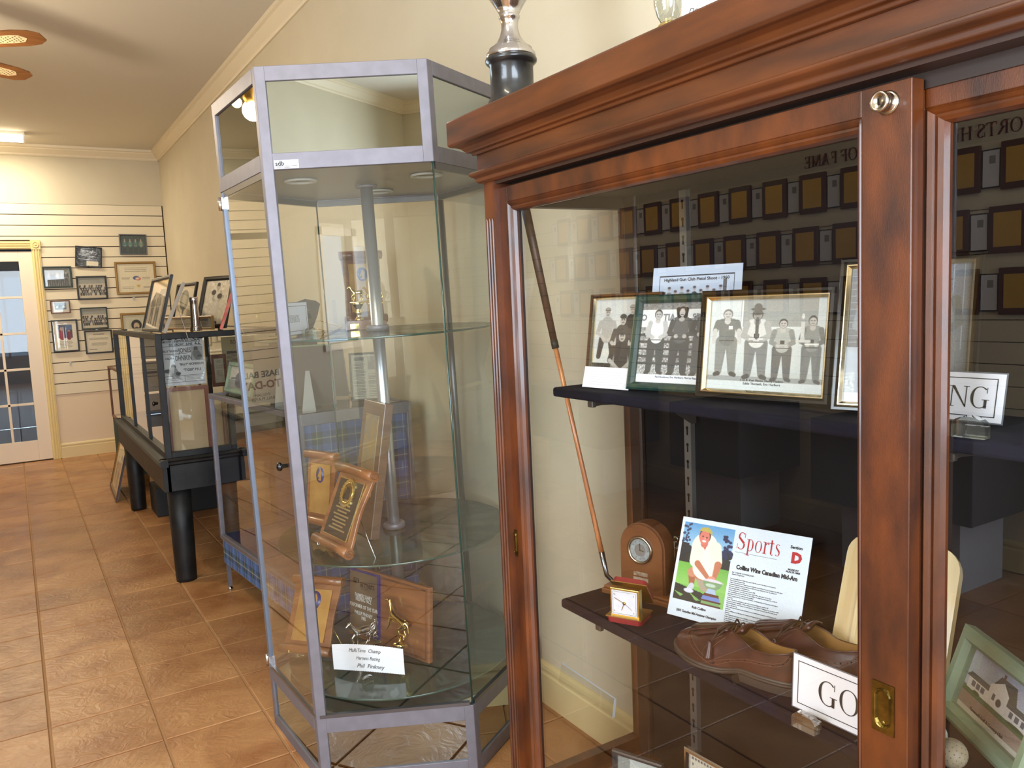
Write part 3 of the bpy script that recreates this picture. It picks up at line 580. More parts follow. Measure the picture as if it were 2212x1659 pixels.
            lk = MB(); LM = Matrix.Translation((x, .665, 1.615)) @ Matrix.Rotation(-PI / 2, 4, 'Y')
            lk.lathe([(.0155, 0), (.0155, .002), (.013, .003), (.0125, .003), (.0125, .016), (.0135, .017), (.0135, .020), (.012, .0212), (.0095, .0212), (.0092, .0205), (0, .0205)], 28, LM)
            L = D(lk, 'lock', mat('nickel_lock', (176, 166, 150), .25, 1), dd); kh = MB().box(x - .0212, x - .0203, .6637, .6663, 1.611, 1.619); D(kh, 'keyhole', M_BLACK, L)
            # glass fleece strip along the stile
            D(MB().box(x + .019, x + .0255, ya + .004, ya + .0085, za, zb), 'dust_strip', mat('worn_felt', (150, 138, 116), .95), dd)
    # slotted standards, brackets, cloth-covered shelves
    for ys_ in (1.455, .62, -.25):
        sb = B(MB().box(1.386, 1.40, ys_ - .0115, ys_ + .0115, .16, 1.62), 'shelf_standard', mat('galvanised_steel', (150, 148, 144), .35, .8))
        sl = MB(); z = .20
        while z < 1.6:
            sl.lathe([(.0042, 0), (.0042, .0006)], 10, Matrix.Translation((1.3857, ys_, z + .008)) @ Matrix.Rotation(-PI / 2, 4, 'Y')); sl.box(1.3852, 1.3859, ys_ - .0022, ys_ + .0022, z - .010, z + .006); z += .042
        sl.v = [(a - O.x, b - O.y, z_) for a, b, z_ in sl.v]; sl.build('key_slots', M_BLACK, sb)
        for zsh in (1.172, .66):
            bk = MB(); zt = zsh - .024
            pts = [(1.386, -.010), (1.386, -.085), (1.372, -.085), (1.30, -.040), (1.20, -.018), (1.10, -.010), (1.078, -.012), (1.074, -.004), (1.078, 0), (1.386, 0)]
            bk.prism(pts, ys_ - .0015 - .03 * (ys_ > 1), ys_ + .0015 - .03 * (ys_ > 1), lambda u, v, a: (u, a, zt + v)); B(bk, 'shelf_bracket', mat('grey_steel', (92, 84, 78), .4, .6))
            B(MB().box(1.068, 1.080, ys_ - .040 - .0, ys_ - .022, zt - .012, zt + .004) if ys_ > 1 else MB().box(1.07, 1.08, ys_ - .008, ys_ + .008, zt - .012, zt), 'bracket_tip', mat('grey_steel', (92, 84, 78), .4, .6), bevel=.002)
    for zsh in (1.172, .66):
        B(MB().box(1.062, 1.365, -.52, 1.56, zsh - .022, zsh), 'shelf', M_CLOTH, bevel=.006, seg=3)
    return c
build_cabinet()

# ------------------------------------------------------------------ hexagonal glass tower
HC = (1.0285, 2.4468); HS = .4512; HA = math.radians(151.884)
HM = Matrix.Translation((HC[0], HC[1], 0)) @ Matrix.Rotation(-.0217, 4, 'Y')
HI = HM.inverted()
def hv(k, s=HS): a = HA + k * PI / 3; return Vector((s * math.cos(a), s * math.sin(a), 0))
def hat(px, py, z):
    """point of the tower's own level z under a photo pixel, in the tower's frame"""
    d = HI.to_3x3() @ Vector(RR @ np.array([px - CX, py - CY, FPX])); o = HI @ Vector((0, 0, EYE)); return o + d * ((z - o.z) / d.z)
def build_tower():
    t = thing('glass_tower_showcase', 'tall six-sided glass showcase with silver aluminium frame and round glass shelves', 'showcase', HM)
    Z0, Z1, ZF0, ZF1, ZB = 2.023, 1.985, 1.80, 1.757, .2134
    def face(k): a = hv(k); b = hv(k + 1); u = (b - a).normalized(); n = Vector((u.y, -u.x, 0)); n = n if n.dot(a) > 0 else -n; return a, b, u, n
    TH = .018
    def plate(mb, a, u, n, x0, x1, z0, z1, d0=0, d1=TH):
        p = [a + u * x0 - n * d0, a + u * x1 - n * d0, a + u * x1 - n * d1, a + u * x0 - n * d1]
        mb.add([(q.x, q.y, z) for z in (z0, z1) for q in p], [(3, 2, 1, 0), (4, 5, 6, 7), (0, 1, 5, 4), (1, 2, 6, 5), (2, 3, 7, 6), (3, 0, 4, 7)])
    for k in range(6):
        a, b, u, n = face(k); L = (b - a).length
        for z0, z1 in ((Z1, Z0), (ZF1, ZF0), (ZB - .045, ZB), (.0, .045)):
            mb = MB(); plate(mb, a, u, n, .026, L - .026, z0, z1); mb.build('rail', M_ALU, t, bevel=.001, seg=1)
        mb = MB(); full0 = k == 1; 
        for x0, x1, z0, z1 in ((0, .027, 0 if full0 else ZF1, Z0), (L - .022 if k == 0 else L - .027, L, 0 if k == 0 else ZF1, Z0)) + (((0, .027, 0, ZB),) if not full0 else ()) + (((L - .027, L, 0, ZB),) if k else ()):
            mb = MB(); plate(mb, a, u, n, x0, x1, z0, z1); mb.build('stile', M_ALU, t, bevel=.001, seg=1)
        mb = MB(); plate(mb, a, u, n, .026, L - .026, ZF0, Z1, .006, .008); mb.build('mirror_panel', G_FASC, t); mb = MB(); plate(mb, a, u, n, .026, L - .026, .045, ZB - .045, .006, .008); mb.build('mirror_panel', G_FASC, t)
        mb = MB(); p = [a + u * .003 - n * .006, b - u * .003 - n * .006]
        g0, g1 = ZB + .004, ZF1
        if k == 0: p = [a + u * .03 - n * .004, b - u * .024 - n * .004]
        mb.add([(p[0].x, p[0].y, g0), (p[1].x, p[1].y, g0), (p[1].x, p[1].y, g1), (p[0].x, p[0].y, g1)], [(0, 1, 2, 3)]); gp = mb.build('glass_door' if k == 0 else 'glass_side', G_CASE, t, fix=False)
        if k == 0:
            mb = MB(); plate(mb, a, u, n, .010, .030, ZB + .004, ZF1 - .004, -.002, .012); mb.build('door_stile', mat('bright_aluminium', (118, 128, 146), .42, .5), gp)
            mb = MB(); plate(mb, a, u, n, 0, .010, ZB, ZF1, .004, .016); mb.build('door_jamb', M_ALUD, gp)
            for z in (ZF1 - .035, ZB + .02):
                mb = MB(); plate(mb, a, u, n, .004, .03, z - .018, z + .018, -.006, .004); c_ = a + u * .006 + n * .006; mb.tube([(c_.x, c_.y, z - .02), (c_.x, c_.y, z + .02)], .005, 10); mb.build('hinge', M_CHROME, gp)
            c_ = b - u * .055; kb = MB(); K = Matrix.Translation((c_.x, c_.y, .95)) @ Vector((0, 0, 1)).rotation_difference(n).to_matrix().to_4x4()
            kb.lathe([(.006, -.004), (.006, .010), (.012, .014), (.013, .020), (.010, .025), (0, .027)], 16, K); kb.build('door_knob', M_BLACK, gp)
        if k >= 1:   # green ground edge where two panes meet
            e = MB(); q = hv(k + 1, HS - .005); e.tube([(q.x, q.y, ZB), (q.x, q.y, ZF1)], .0028 if k != 3 else .011, 6); e.build('pane_joint' if k != 3 else 'corner_post', G_EDGE if k != 3 else M_ALUD, t)
        mb = MB(); plate(mb, a, u, n, .01, L - .01, ZB, ZB + .010, -.001, .012); mb.build('glazing_channel', M_ALUD, t)
        if k != 1: mb = MB(); plate(mb, a, u, n, .01, L - .01, ZF1 - .018, ZF1, .002, .016); mb.build('head_channel', M_ALUD, t)
    hexp = [tuple(hv(k, HS - .012).xy) for k in range(6)]
    MB().prism(hexp, ZF1 + .004, ZF1 + .012, lambda u, v, a: (u, v, a)).build('ceiling_panel', mat('grey_laminate', (148, 144, 134), .35), t)
    MB().prism(hexp, Z0 - .02, Z0 - .008, lambda u, v, a: (u, v, a)).build('top_panel', M_ALU, t)
    MB().prism(hexp, ZB - .03, ZB - .022, lambda u, v, a: (u, v, a)).build('base_deck', mat('green_grey_laminate', (186, 190, 164), .12, coat=.5), t)
    MB().lathe([(0, ZB - .018), (.372, ZB - .018), (.3728, ZB - .014), (.372, ZB - .0135), (0, ZB - .0135)], 64).build('turntable_disc', mat('green_disc', (150, 160, 138), .12, coat=.4), t); MB().lathe([(.3725, ZB - .0185), (.374, ZB - .016), (.3725, ZB - .013)], 64).build('turntable_edge', G_EDGE, t)
    for px, py in ((650, 392), (818, 414), (921, 379), (800, 408)):
        q = hat(px, py, ZF1)
        if (px, py) == (800, 408): r = .035
        else: r = .048
        d = MB().lathe([(r * .72, ZF1 + .003), (r * .78, ZF1 - .001), (r * .8, ZF1 - .003), (r, ZF1 - .003), (r, ZF1 + .003)], 28, Matrix.Translation((q.x, q.y, 0)))
        if r > .04: dl = d.build('downlight_ring', mat('white_enamel_ring', (190, 188, 178), .35), t); MB().lathe([(r * .74, ZF1 + .0035), (0, ZF1 + .0035)], 20, Matrix.Translation((q.x, q.y, 0))).build('downlight_lens', mat('frosted_lens', (150, 150, 142), .3), dl)
    MB().tube([(0, 0, ZB), (0, 0, ZF1)], .0195, 24).build('centre_pole', mat('satin_aluminium_tube', (186, 192, 200), .28, .85), t)
    for z in (ZF1 - .006,): MB().lathe([(.034, z - .004), (.034, z + .004)], 24).build('pole_flange', M_ALU, t)
    for z, rs in ((1.298, .372), (.648, .372), (.246, .372)):
        s = MB().lathe([(0, z), (rs, z)], 64).build('round_shelf', G_SHELF, t, fix=False)
        MB().lathe([(rs, z - .006), (rs + .0008, z - .005), (rs + .0008, z - .001), (rs, z)], 64).build('shelf_edge', G_EDGE, s)
        MB().lathe([(.0195, z + .019), (.033, z + .019), (.036, z + .015), (.036, z + .001), (.0195, z + .001)], 32).build('collar', M_ALU, s); MB().lathe([(.0195, z - .007), (.036, z - .007), (.036, z - .020), (.033, z - .024), (.0195, z - .024)], 32).build('collar', M_ALU, s)
    # maker's sticker on the front rail
    a, b, u, n = face(1); st = MB(); plate(st, a, u, n, .030, .094, ZF1 + .002, ZF1 + .024, -.0008, 0); s_ = st.build('sticker', M_PAPER, t)
    def onface(x, z): p = a + u * x + n * .0012; return Matrix.Translation((p.x, p.y, z)) @ Matrix.Rotation(math.atan2(u.y, u.x), 4, 'Z')
    text('sdb', .0165, M_INK, s_, 'lettering', onface(.0445, ZF1 + .0150), off=.0005); text('design', .0155, mat('pale_grey_ink', (176, 176, 180), .6), s_, 'lettering', onface(.0735, ZF1 + .0150), off=.0005, sx=.92)
    fl = MB()
    for r in range(2):
        for q in range(3 - r): p_ = onface(.036 + q * .019, ZF1 + .0075 - r * .0035); fl.box(0, .017, -.0003, 0, 0, .0014, p_)
    fl.build('fine_print', mat('grey_ink', (120, 118, 118), .6), s_)
build_tower()

# ------------------------------------------------------------------ things in and on the cherry cabinet
def fit(BL, BR, TL, z, lo=0, hi=35, off=0.0):
    """like fpose, with the lean read off the photo too"""
    best = None
    a = at(*BL, 2, z); b = at(*BR, 2, z); u = (b - a); w = u.length; u.normalize(); back = Vector((-u.y, u.x, 0))
    if back.dot(a) < 0: back = -back
    d = Vector(RR @ np.array([TL[0] - CX, TL[1] - CY, FPX])).normalized(); o = Vector((0, 0, EYE)); w0 = a - o
    for k in range(lo * 2, hi * 2 + 1):
        L = math.radians(k / 2); up = Vector((0, 0, 1)) * math.cos(L) + back * math.sin(L); B = up.dot(d); h = (B * d.dot(w0) - up.dot(w0)) / (1 - B * B); p = a + up * h; e = (p - o).cross(d).length
        if best is None or e < best[0]: best = (e, L, h)
    mid = (a + b) / 2; return pose((mid.x, mid.y, z + off), math.atan2(u.y, u.x), best[1]), w, best[2], best[1]
def push(M, d):
    v = Vector((M.translation.x, M.translation.y, 0)).normalized(); return Matrix.Translation(v * d) @ M
SH1, SH2 = 1.173, .661
G1 = lambda v: (v, v, v - 4)
def strut(t, h, w):
    mb = MB(); mb.box(-w * .12, w * .12, .003, .006, h * .08, h * .7); mb.build('easel_strut', M_BLACKW, t)

# four men with trophies
cv = CV(190, 150, (206, 212, 212)); cv.grad(0, .93, (214, 220, 220), (196, 202, 200)); cv.rect(.28, .0, .93, .30, (160, 162, 158)); cv.rect(.285, .0, .30, .30, (225, 228, 226)); cv.rect(.28, .30, 1, .325, (216, 220, 218)); cv.rect(0, .845, 1, .90, (150, 154, 152)); cv.rect(0, .80, 1, .85, (186, 190, 186), .6); cv.rect(.93, 0, 1, .8, (190, 196, 196), .5)
cv.person(.16, .84, .74, (118, 120, 116), (132, 134, 130), skin=(196, 194, 190), hair=(120, 118, 114), arms='side', w=1.25); cv.rect(.175, .29, .21, .33, (226, 226, 224))
cv.person(.43, .86, .75, (212, 212, 208), (120, 122, 120), skin=(160, 156, 150), hat=(96, 92, 84), item=(176, 176, 172), w=1.25); cv.ell(.43, .105, .062, .017, (96, 92, 84)); cv.ell(.43, .085, .036, .045, (100, 96, 88)); cv.cap(.43, .22, .43, .42, .016, .014, (92, 92, 90)); cv.ell(.43, .155, .014, .016, (88, 84, 80))
cv.person(.655, .875, .66, (170, 172, 166), (98, 98, 96), skin=(190, 186, 180), hair=(70, 66, 62), item=(150, 150, 146), w=1.15)
cv.person(.895, .885, .70, (136, 138, 134), (110, 112, 110), skin=(186, 182, 176), hair=(72, 68, 64), item=(200, 200, 196), w=1.05); cv.rect(.80, .25, .83, .44, (206, 206, 202)); cv.ell(.815, .19, .012, .028, (226, 226, 222)); cv.rect(.765, .44, .885, .465, (204, 204, 200))
cv.rect(0, .91, 1, 1, (208, 214, 214)); cv.noise(4)
M_, w_, h_, L_ = fit((1508, 862), (1797, 883), (1524, 635), SH1, off=.004)
F3 = frame('picture_frame', 'black frame with gold lip around four men holding trophies on the upper shelf', M_, w_ * 1.0, h_, .019, M_BLACK, cv, m2=mat('bright_gilt', (222, 204, 168), .18, 1), group='framed photographs on the upper shelf'); strut(F3, h_, w_)
text('L to R: Ken Haven, Danny Haskins\nEddie Theriault, Eric Hurlburt', .0062, M_INK, F3, 'caption', Matrix.Translation((0, -.0026, .034)))
# green marbled frame, three men
cv = CV(130, 160, (150, 150, 150)); cv.noise(26, 0, 0, 1, 1, 3); cv.rect(0, 0, 1, .10, (120, 120, 118), .6); cv.rect(0, .08, 1, .30, (226, 228, 228)); 
for i in range(5): cv.rect(0, .38 + i * .09, 1, .41 + i * .09, (60, 60, 60), .8)
cv.rect(0, .78, 1, .9, (170, 172, 170), .7); cv.noise(40, 0, .76, 1, .9, 1)
cv.person(.25, .88, .80, (228, 230, 230), (72, 76, 78), skin=(190, 188, 186), hair=(64, 62, 60), w=.95); cv.person(.60, .89, .84, (92, 94, 96), (70, 72, 74), skin=(178, 174, 170), hair=(40, 38, 38), w=1.0); cv.cap(.54, .08, .56, .17, .03, .03, (40, 38, 38)); cv.cap(.66, .08, .65, .17, .03, .03, (40, 38, 38)); cv.ell(.60, .125, .042, .045, (186, 182, 178)); cv.rect(.575, .145, .625, .152, (50, 46, 44)); cv.person(.93, .89, .88, (78, 80, 82), (84, 86, 88), hat=(30, 30, 30), w=.95)
cv.rect(0, .895, 1, 1, (228, 232, 236)); cv.noise(5)
M_, w_, h_, L_ = fit((1357, 846), (1535, 857), (1380, 643), SH1 + .001, off=.002)
F2 = frame('picture_frame', 'dark green marbled frame around three standing men on the upper shelf', push(M_, .022), w_, h_, .017, M_GREENM, cv, group='framed photographs on the upper shelf'); strut(F2, h_, w_)
for x, s in ((-.50, 'CO'), (-.085, 'TIA'), (.30, 'SP')): text(s, .019, mat('faded_grey_ink', (128, 132, 138), .6), F2, 'banner_lettering', Matrix.Translation((x * w_ * .85, -.0026, h_ * .765)), off=.0006)
text('Paul Boudreau, Eric Hurlburt, Murray Biggar', .0058, M_INKB, F2, 'caption', Matrix.Translation((w_ * .09, -.0026, .030)))
# brown frame, men in caps
cv = CV(110, 130, (196, 198, 196)); cv.rect(0, .0, .5, .5, (206, 208, 204)); cv.rect(0, .62, 1, .8, (208, 208, 200)); cv.rect(0, .8, 1, 1, (58, 56, 54)); cv.noise(18, 0, .8, 1, 1, 2)
def sitter(c, x, y, s, sh, sk=(186, 180, 172), cap=(150, 148, 142), pants=(150, 146, 138)):
    c.cap(x - .10 * s, y + .50 * s, x - .16 * s, y + .82 * s, .07 * s, .05 * s, pants); c.cap(x + .10 * s, y + .50 * s, x + .16 * s, y + .82 * s, .07 * s, .05 * s, pants); c.cap(x, y + .22 * s, x, y + .48 * s, .13 * s, .12 * s, sh)
    for q in (-1, 1): c.cap(x + q * .15 * s, y + .22 * s, x + q * .21 * s, y + .40 * s, .05 * s, .045 * s, sh); c.cap(x + q * .21 * s, y + .40 * s, x + q * .04 * s, y + .52 * s, .035 * s, .03 * s, sk)
    c.ell(x, y + .05 * s, .06 * s, .075 * s, sk); c.ell(x, y - .01 * s, .066 * s, .04 * s, cap); c.rect(x - .06 * s, y + .0 * s, x + .06 * s, y + .012 * s, (40, 38, 36), .7); c.ell(x - .022 * s, y + .04 * s, .012 * s, .008 * s, (60, 54, 50)); c.ell(x + .022 * s, y + .04 * s, .012 * s, .008 * s, (60, 54, 50)); c.ell(x, y + .085 * s, .022 * s, .007 * s, (90, 76, 70))
sitter(cv, .20, .13, .72, (168, 166, 160), pants=(64, 60, 58)); sitter(cv, .60, .10, .70, (52, 50, 50), pants=(60, 58, 56)); sitter(cv, .86, .14, .70, (110, 106, 102)); sitter(cv, .46, .22, .80, (84, 80, 76), cap=(80, 78, 74)); sitter(cv, .46, .42, .86, (66, 62, 60), cap=(84, 82, 78), pants=(146, 142, 132)); cv.noise(5)
M_, w_, h_, L_ = fit((1268, 836), (1425, 848), (1283, 640), SH1 + .001, off=.002)
F1 = frame('picture_frame', 'brown and gold frame with men in caps, half behind the green frame', push(M_, .062), w_, h_, .013, mat('bronze_brown_frame', (104, 72, 50), .3, .4), cv, m2=mat('bright_gilt', (222, 204, 168), .18, 1), group='framed photographs on the upper shelf'); strut(F1, h_, w_)
# portrait frame behind the door stile
cv = CV(120, 160, (120, 122, 124)); cv.grad(0, .8, (120, 124, 130), (104, 104, 104)); 
for i in range(12): cv.rect(i * .085, 0, i * .085 + .006, .6, (180, 184, 190), .5); cv.rect(0, i * .05, .3, i * .05 + .005, (180, 184, 190), .5)
cv.rect(0, .78, 1, .93, (150, 148, 140)); cv.noise(22, 0, .78, 1, .93, 2)
cv.person(.22, 1.0, .92, (176, 184, 190), (86, 86, 88), hat=(230, 232, 236), w=.8); cv.person(.76, 1.0, .95, (128, 128, 122), (120, 118, 112), hat=(52, 52, 54), item=(110, 108, 104), w=.8); cv.rect(0, .93, 1, 1, (214, 220, 230)); cv.noise(4)
M_, w_, h_, L_ = fit((1798, 893), (2110, 912), (1822, 568), SH1, off=.004)
F4 = frame('picture_frame', 'tall black and gold frame of two men in caps behind the door stile', M_, w_ , h_, .017, M_BLACK, cv, m2=mat('bright_gilt', (222, 204, 168), .18, 1), group='framed photographs on the upper shelf'); strut(F4, h_, w_)
# pistol shoot print, propped behind the frames
Mp = pose(at(1458, 836, 0, 1.30), -PI / 2 + .38, .20); Mp.translation = Vector((1.262, 1.315, SH1 + .001))
pp = thing('photo_print', 'white print titled Highland Gun Club Pistol Shoot standing behind the frames', 'print', Mp)
cv = CV(150, 190, (214, 222, 238)); 
for x0, y0, x1, y1 in ((.08, .075, .92, .083), (.08, .075, .088, .95), (.912, .075, .92, .95)): cv.rect(x0, y0, x1, y1, (40, 44, 60))
for i in range(9):
    x = .20 + i * .072; y = .19 + (i % 2) * .03; cv.cap(x, y + .05, x, y + .17, .032, .034, [(150, 146, 150), (44, 44, 52), (170, 166, 168)][i % 3]); cv.ell(x, y, .017, .017, (196, 180, 180)); cv.ell(x, y - .012, .018, .010, (80, 76, 84))
cv.rect(.80, .12, .84, .4, (60, 52, 56), .8); cv.build(.212, .268, pp, 'sheet', 0, 0, 0); MB().box(-.106, .106, .0004, .0012, 0, .268).build('sheet_back', M_PAPER, pp)
text('Highland Gun Club Pistol Shoot - 1960', .0098, M_INK, pp, 'title', Matrix.Translation((0, -.0005, .238)), off=.0002)
MB().prism([(-.03, 0), (.03, 0), (.02, .16), (-.02, .16)], .0, .002, lambda u, v, a: (u, .002 + .03 * (1 - v / .16) + a, v)).build('easel_strut', M_GREY, pp)
# handwritten note in front of the brown frame
M_, w_, h_, L_ = fit((1258, 835), (1357, 843), (1265, 791), SH1, lo=10, hi=30, off=.001)
nn = thing('note_card', 'blank-looking white note with faint writing, leaning on the brown frame', 'card', push(M_, -.012))
MB().box(-w_ / 2, w_ / 2, -.0006, 0, 0, h_).build('sheet', M_PAPER, nn); ln = MB()
for i in range(6): ln.box(-w_ * .36, w_ * (.30 + .06 * (i % 2)), -.0009, -.0006, h_ * (.16 + .12 * i), h_ * (.16 + .12 * i) + .0006)
q_ = ln.build('handwriting', mat('faint_pencil', (206, 200, 216), .7), nn); q_['kind'] = 'stuff'

def signboard(label, M, w, h, s, lh, x0, sx, center=False):
    t = thing('name_sign', label, 'sign', M)
    MB().box(-w / 2, w / 2, 0, .0012, 0, h).build('card', M_PAPER, t); e = MB(); moulding(e, w + .004, h + .004, [(0, .0002), (0, .0012), (.002, .0012), (.002, .0002)]); e.v = [(x, y, z - .002) for x, y, z in e.v]; e.build('laminate_edge', mat('clear_laminate_edge', (110, 112, 120), .2), t)
    b = MB(); moulding(b, w * .92, h * .80, [(0, -.0006), (.0012, -.0006), (.0012, -.0003), (0, -.0003)]); b.v = [(x, y, z + h * .10) for x, y, z in b.v]; b.build('printed_border', M_INK, t); serif(s, lh, M_INK, t, x0, (h - lh) / 2, sx=sx, center=center); return t
def clip(M, label, parent_sign=None, s=1.0):
    t = thing('sign_holder', label, 'sign holder', M, 'clear acrylic sign holders'); mb = MB()
    pr = [(-.022, 0), (.022, 0), (.022, .016)] + [(.022 * math.cos(a), .016 + .013 * math.sin(a)) for a in [PI * k / 8 for k in range(1, 8)]] + [(-.022, .016)]
    mb.prism([(u * s, v * s) for u, v in pr], -.012 * s, .002 * s, lambda u, v, a: (u, a, v)); mb.build('front_block', G_CRYS, t, bevel=.001); mb = MB().box(-.016 * s, .016 * s, .005 * s, .016 * s, 0, .014 * s); mb.build('rear_block', G_CRYS, t, bevel=.001); return t
M_, w_, h_, L_ = fit((1827, 893), (2162, 928), (1841, 803), SH1, hi=12, off=.008)
signboard('white sign ending in ING with a thin black border, on the upper shelf', M_, w_, h_, 'SHOOTING', h_ * .44, 0, .98, True)
q = at(2100, 944, 2, SH1); clip(pose((q.x, q.y, SH1), M_.to_euler().z), 'clear acrylic block holding the sign that ends in ING')
a_ = at(1712, 1533, 2, SH2); b_ = at(1862, 1603, 2, SH2); u_ = (b_ - a_).normalized(); wS = .235; c_ = a_ + u_ * wS / 2
Mg = pose((c_.x, c_.y, SH2 + .008), math.atan2(u_.y, u_.x), .06)
signboard('white sign reading GOLF with a thin black border, beside the brown shoes', Mg, wS, .092, 'GOLF', .040, 0, .98, True)
q = at(1744, 1574, 2, SH2); clip(pose((q.x, q.y, SH2), math.atan2(u_.y, u_.x)), 'clear acrylic block holding the GOLF sign')

# golf club leaning in the end corner
P0 = at(1322, 1268, 2, SH2 + .012); P1 = at(1300, 1195, 1, P0.y + .012); P2 = at(1198, 742, 1, 1.603); P3 = at(1150, 520, 1, 1.635); P4 = at(1136, 455, 1, 1.645)
gc = thing('golf_club', 'old hickory-shafted golf club leaning in the corner of the cabinet', 'golf club', (P0.x, P0.y, SH2))
def loc(p, o): return Vector(p) - Vector(o)
G0 = (P0.x, P0.y, SH2)
dd_ = (P1 - P2).normalized()
MB().tube([loc(P2, G0), loc(P2.lerp(P1, .5), G0), loc(P1 - dd_ * .05, G0), loc(P1, G0)], [.0062, .0058, .0062, .0068], 12).build('shaft', mat('hickory_wood', (150, 88, 48), .3, coat=.5, col2=(190, 124, 76), scale=9, stretch=(6, 6, .6)), gc)
MB().tube([loc(P2 + (P4 - P2) * .02, G0), loc(P3, G0), loc(P4 + (P4 - P3) * .4, G0)], [.0085, .0105, .011], 12).build('leather_grip', mat('worn_brown_leather', (52, 32, 24), .4, col2=(80, 50, 38), scale=20), gc)
MB().tube([loc(P2 + (P1 - P2).normalized() * .012, G0), loc(P2 - (P1 - P2).normalized() * .008, G0)], .0092, 12).build('grip_whipping', M_BLACKW, gc)
hs = P1 + dd_ * .055; MB().tube([loc(P1 - dd_ * .004, G0), loc(hs, G0), loc(P0 + Vector((.008, -.010, .004)), G0), loc(P0 + Vector((.020, -.03, .002)), G0)], [.0074, .0056, .0052, .004], 12).build('hosel', mat('forged_steel', (140, 144, 152), .22, 1), gc)
hd = MB(); hd.prism([(0, 0), (.075, -.006), (.088, .012), (.080, .034), (.050, .034), (.0, .016)], 0, .006, lambda u, v, a: (u * .35 + a + .008, -u * .92 - .012, v + .001)); hd.build('club_head', mat('forged_steel', (140, 144, 152), .22, 1), gc, bevel=.002)

# arched mantel clock
M_, w_, h_, L_ = fit((1299, 1280), (1467, 1321), (1299, 1262), SH2, hi=1)
ck = thing('mantel_clock', 'arched walnut mantel clock with a round silver dial on the lower shelf', 'clock', M_)
mb = MB().box(-w_ / 2, w_ / 2, 0, .075, 0, .013); mb.box(-w_ / 2 + .004, w_ / 2 - .004, .004, .071, .013, .020); mb.build('base', M_WALNUT, ck, bevel=.003)
aw = w_ * .285; N_ = 20; zt = .185 - aw
def arch(r, z0, zt): return [(-r, z0), (r, z0)] + [(r * math.cos(PI * k / N_), zt + r * math.sin(PI * k / N_)) for k in range(N_ + 1)]
mb = MB().prism(arch(aw, .020, zt), .020, .062, lambda u, v, a: (u, a, v)); mb.build('case', M_WALNUTD, ck, bevel=.002)
MB().prism(arch(aw * .93, .020, zt), .014, .0205, lambda u, v, a: (u, a, v)).build('face_panel', mat('warm_walnut_face', (104, 62, 34), .32, coat=.35, col2=(120, 74, 42), scale=8), ck, bevel=.002)
DM = Matrix.Translation((-.002, .014, zt - .004)) @ Matrix.Rotation(PI / 2, 4, 'X')
bz = MB().lathe([(.0335, 0), (.0335, .004), (.0312, .006), (.0277, .005), (.0265, .002), (.0265, 0)], 36, DM).build('bezel', mat('nickel_lock', (176, 166, 150), .25, 1), ck)
dl = MB().lathe([(.0265, .0012), (0, .0012)], 36, DM).build('dial', mat('silvered_dial', (206, 214, 216), .3, .3), bz, fix=False); MB().lathe([(.0148, .0015), (0, .0016)], 28, DM).build('dial_centre', mat('spun_silver', (180, 188, 192), .25, .8), bz, fix=False)
hm = MB(); 
for k in range(12): a = PI * k / 6; hm.box(-.0003, .0003, .0200, .0228, .0015, .0019, DM @ Matrix.Rotation(a, 4, 'Z'))
hm.build('hour_marks', M_INK, bz)
for a, L, nm in ((.02, .0165, 'hand'), (-1.75, .011, 'hand')): MB().box(-.0006, .0006, -.002, L, .0022, .0026, DM @ Matrix.Rotation(a, 4, 'Z')).build(nm, M_BRASS, bz)
MB().box(-.021, .017, .0130, .0141, .058, .067).build('torn_label', mat('torn_paper', (176, 160, 140), .8, col2=(122, 86, 60), scale=90), ck); MB().box(-.022, .018, .0130, .0141, .044, .054).build('torn_label', mat('torn_paper_low', (170, 154, 136), .8, col2=(150, 132, 112), scale=90), ck)

# red folding travel clock
M_, w_, h_, L_ = fit((1322, 1334), (1388, 1347), (1324, 1275), SH2, hi=1)
M_ = pose(M_.translation, M_.to_euler().z + .04, 0) @ Matrix.Scale(1.15, 4)
tc = thing('travel_clock', 'small folding travel alarm clock in a red leather case', 'clock', M_)
RD = mat('red_leather', (132, 24, 30), .45, bump=.3, bscale=400); GB = mat('polished_brass', (190, 160, 92), .32, 1)
def shell(pr, name, M):
    mb = MB(); W2, D2 = .037, .030
    mb.prism([(-W2 + .006, -D2), (W2 - .006, -D2), (W2, -D2 + .006), (W2, D2 - .006), (W2 - .006, D2), (-W2 + .006, D2), (-W2, D2 - .006), (-W2, -D2 + .006)], 0, .010, lambda u, v, a: M @ Vector((u * (.94 + .06 * min(1, a * 200)), v, a)))
    o = mb.build(name, RD, tc, bevel=.003, seg=3); mb = MB(); mb.prism([(-W2, -D2), (W2, -D2), (W2, D2), (-W2, D2)], .010, .0118, lambda u, v, a: M @ Vector((u, v, a))); mb.build('brass_rim', GB, o, bevel=.0006)
shell(0, 'case_base', Matrix.Translation((0, .012, 0)))
shell(0, 'case_lid', Matrix.Translation((0, .030, .048)) @ Matrix.Rotation(math.radians(128), 4, 'X') @ Matrix.Translation((0, 0, -.010)))
MB().box(-.030, .030, -.010, .006, .010, .066).build('clock_body', GB, tc, bevel=.0015)
fc = MB().box(-.026, .026, -.0108, -.0100, .014, .062).build('dial', mat('pearl_dial', (226, 224, 230), .3, col2=(212, 214, 226), scale=60), tc); e = MB(); moulding(e, .048, .044, [(0, -.0112), (.0007, -.0112), (.0007, -.0109), (0, -.0109)]); e.v = [(x, y, z + .016) for x, y, z in e.v]; e.build('dial_border', M_GREY, fc)
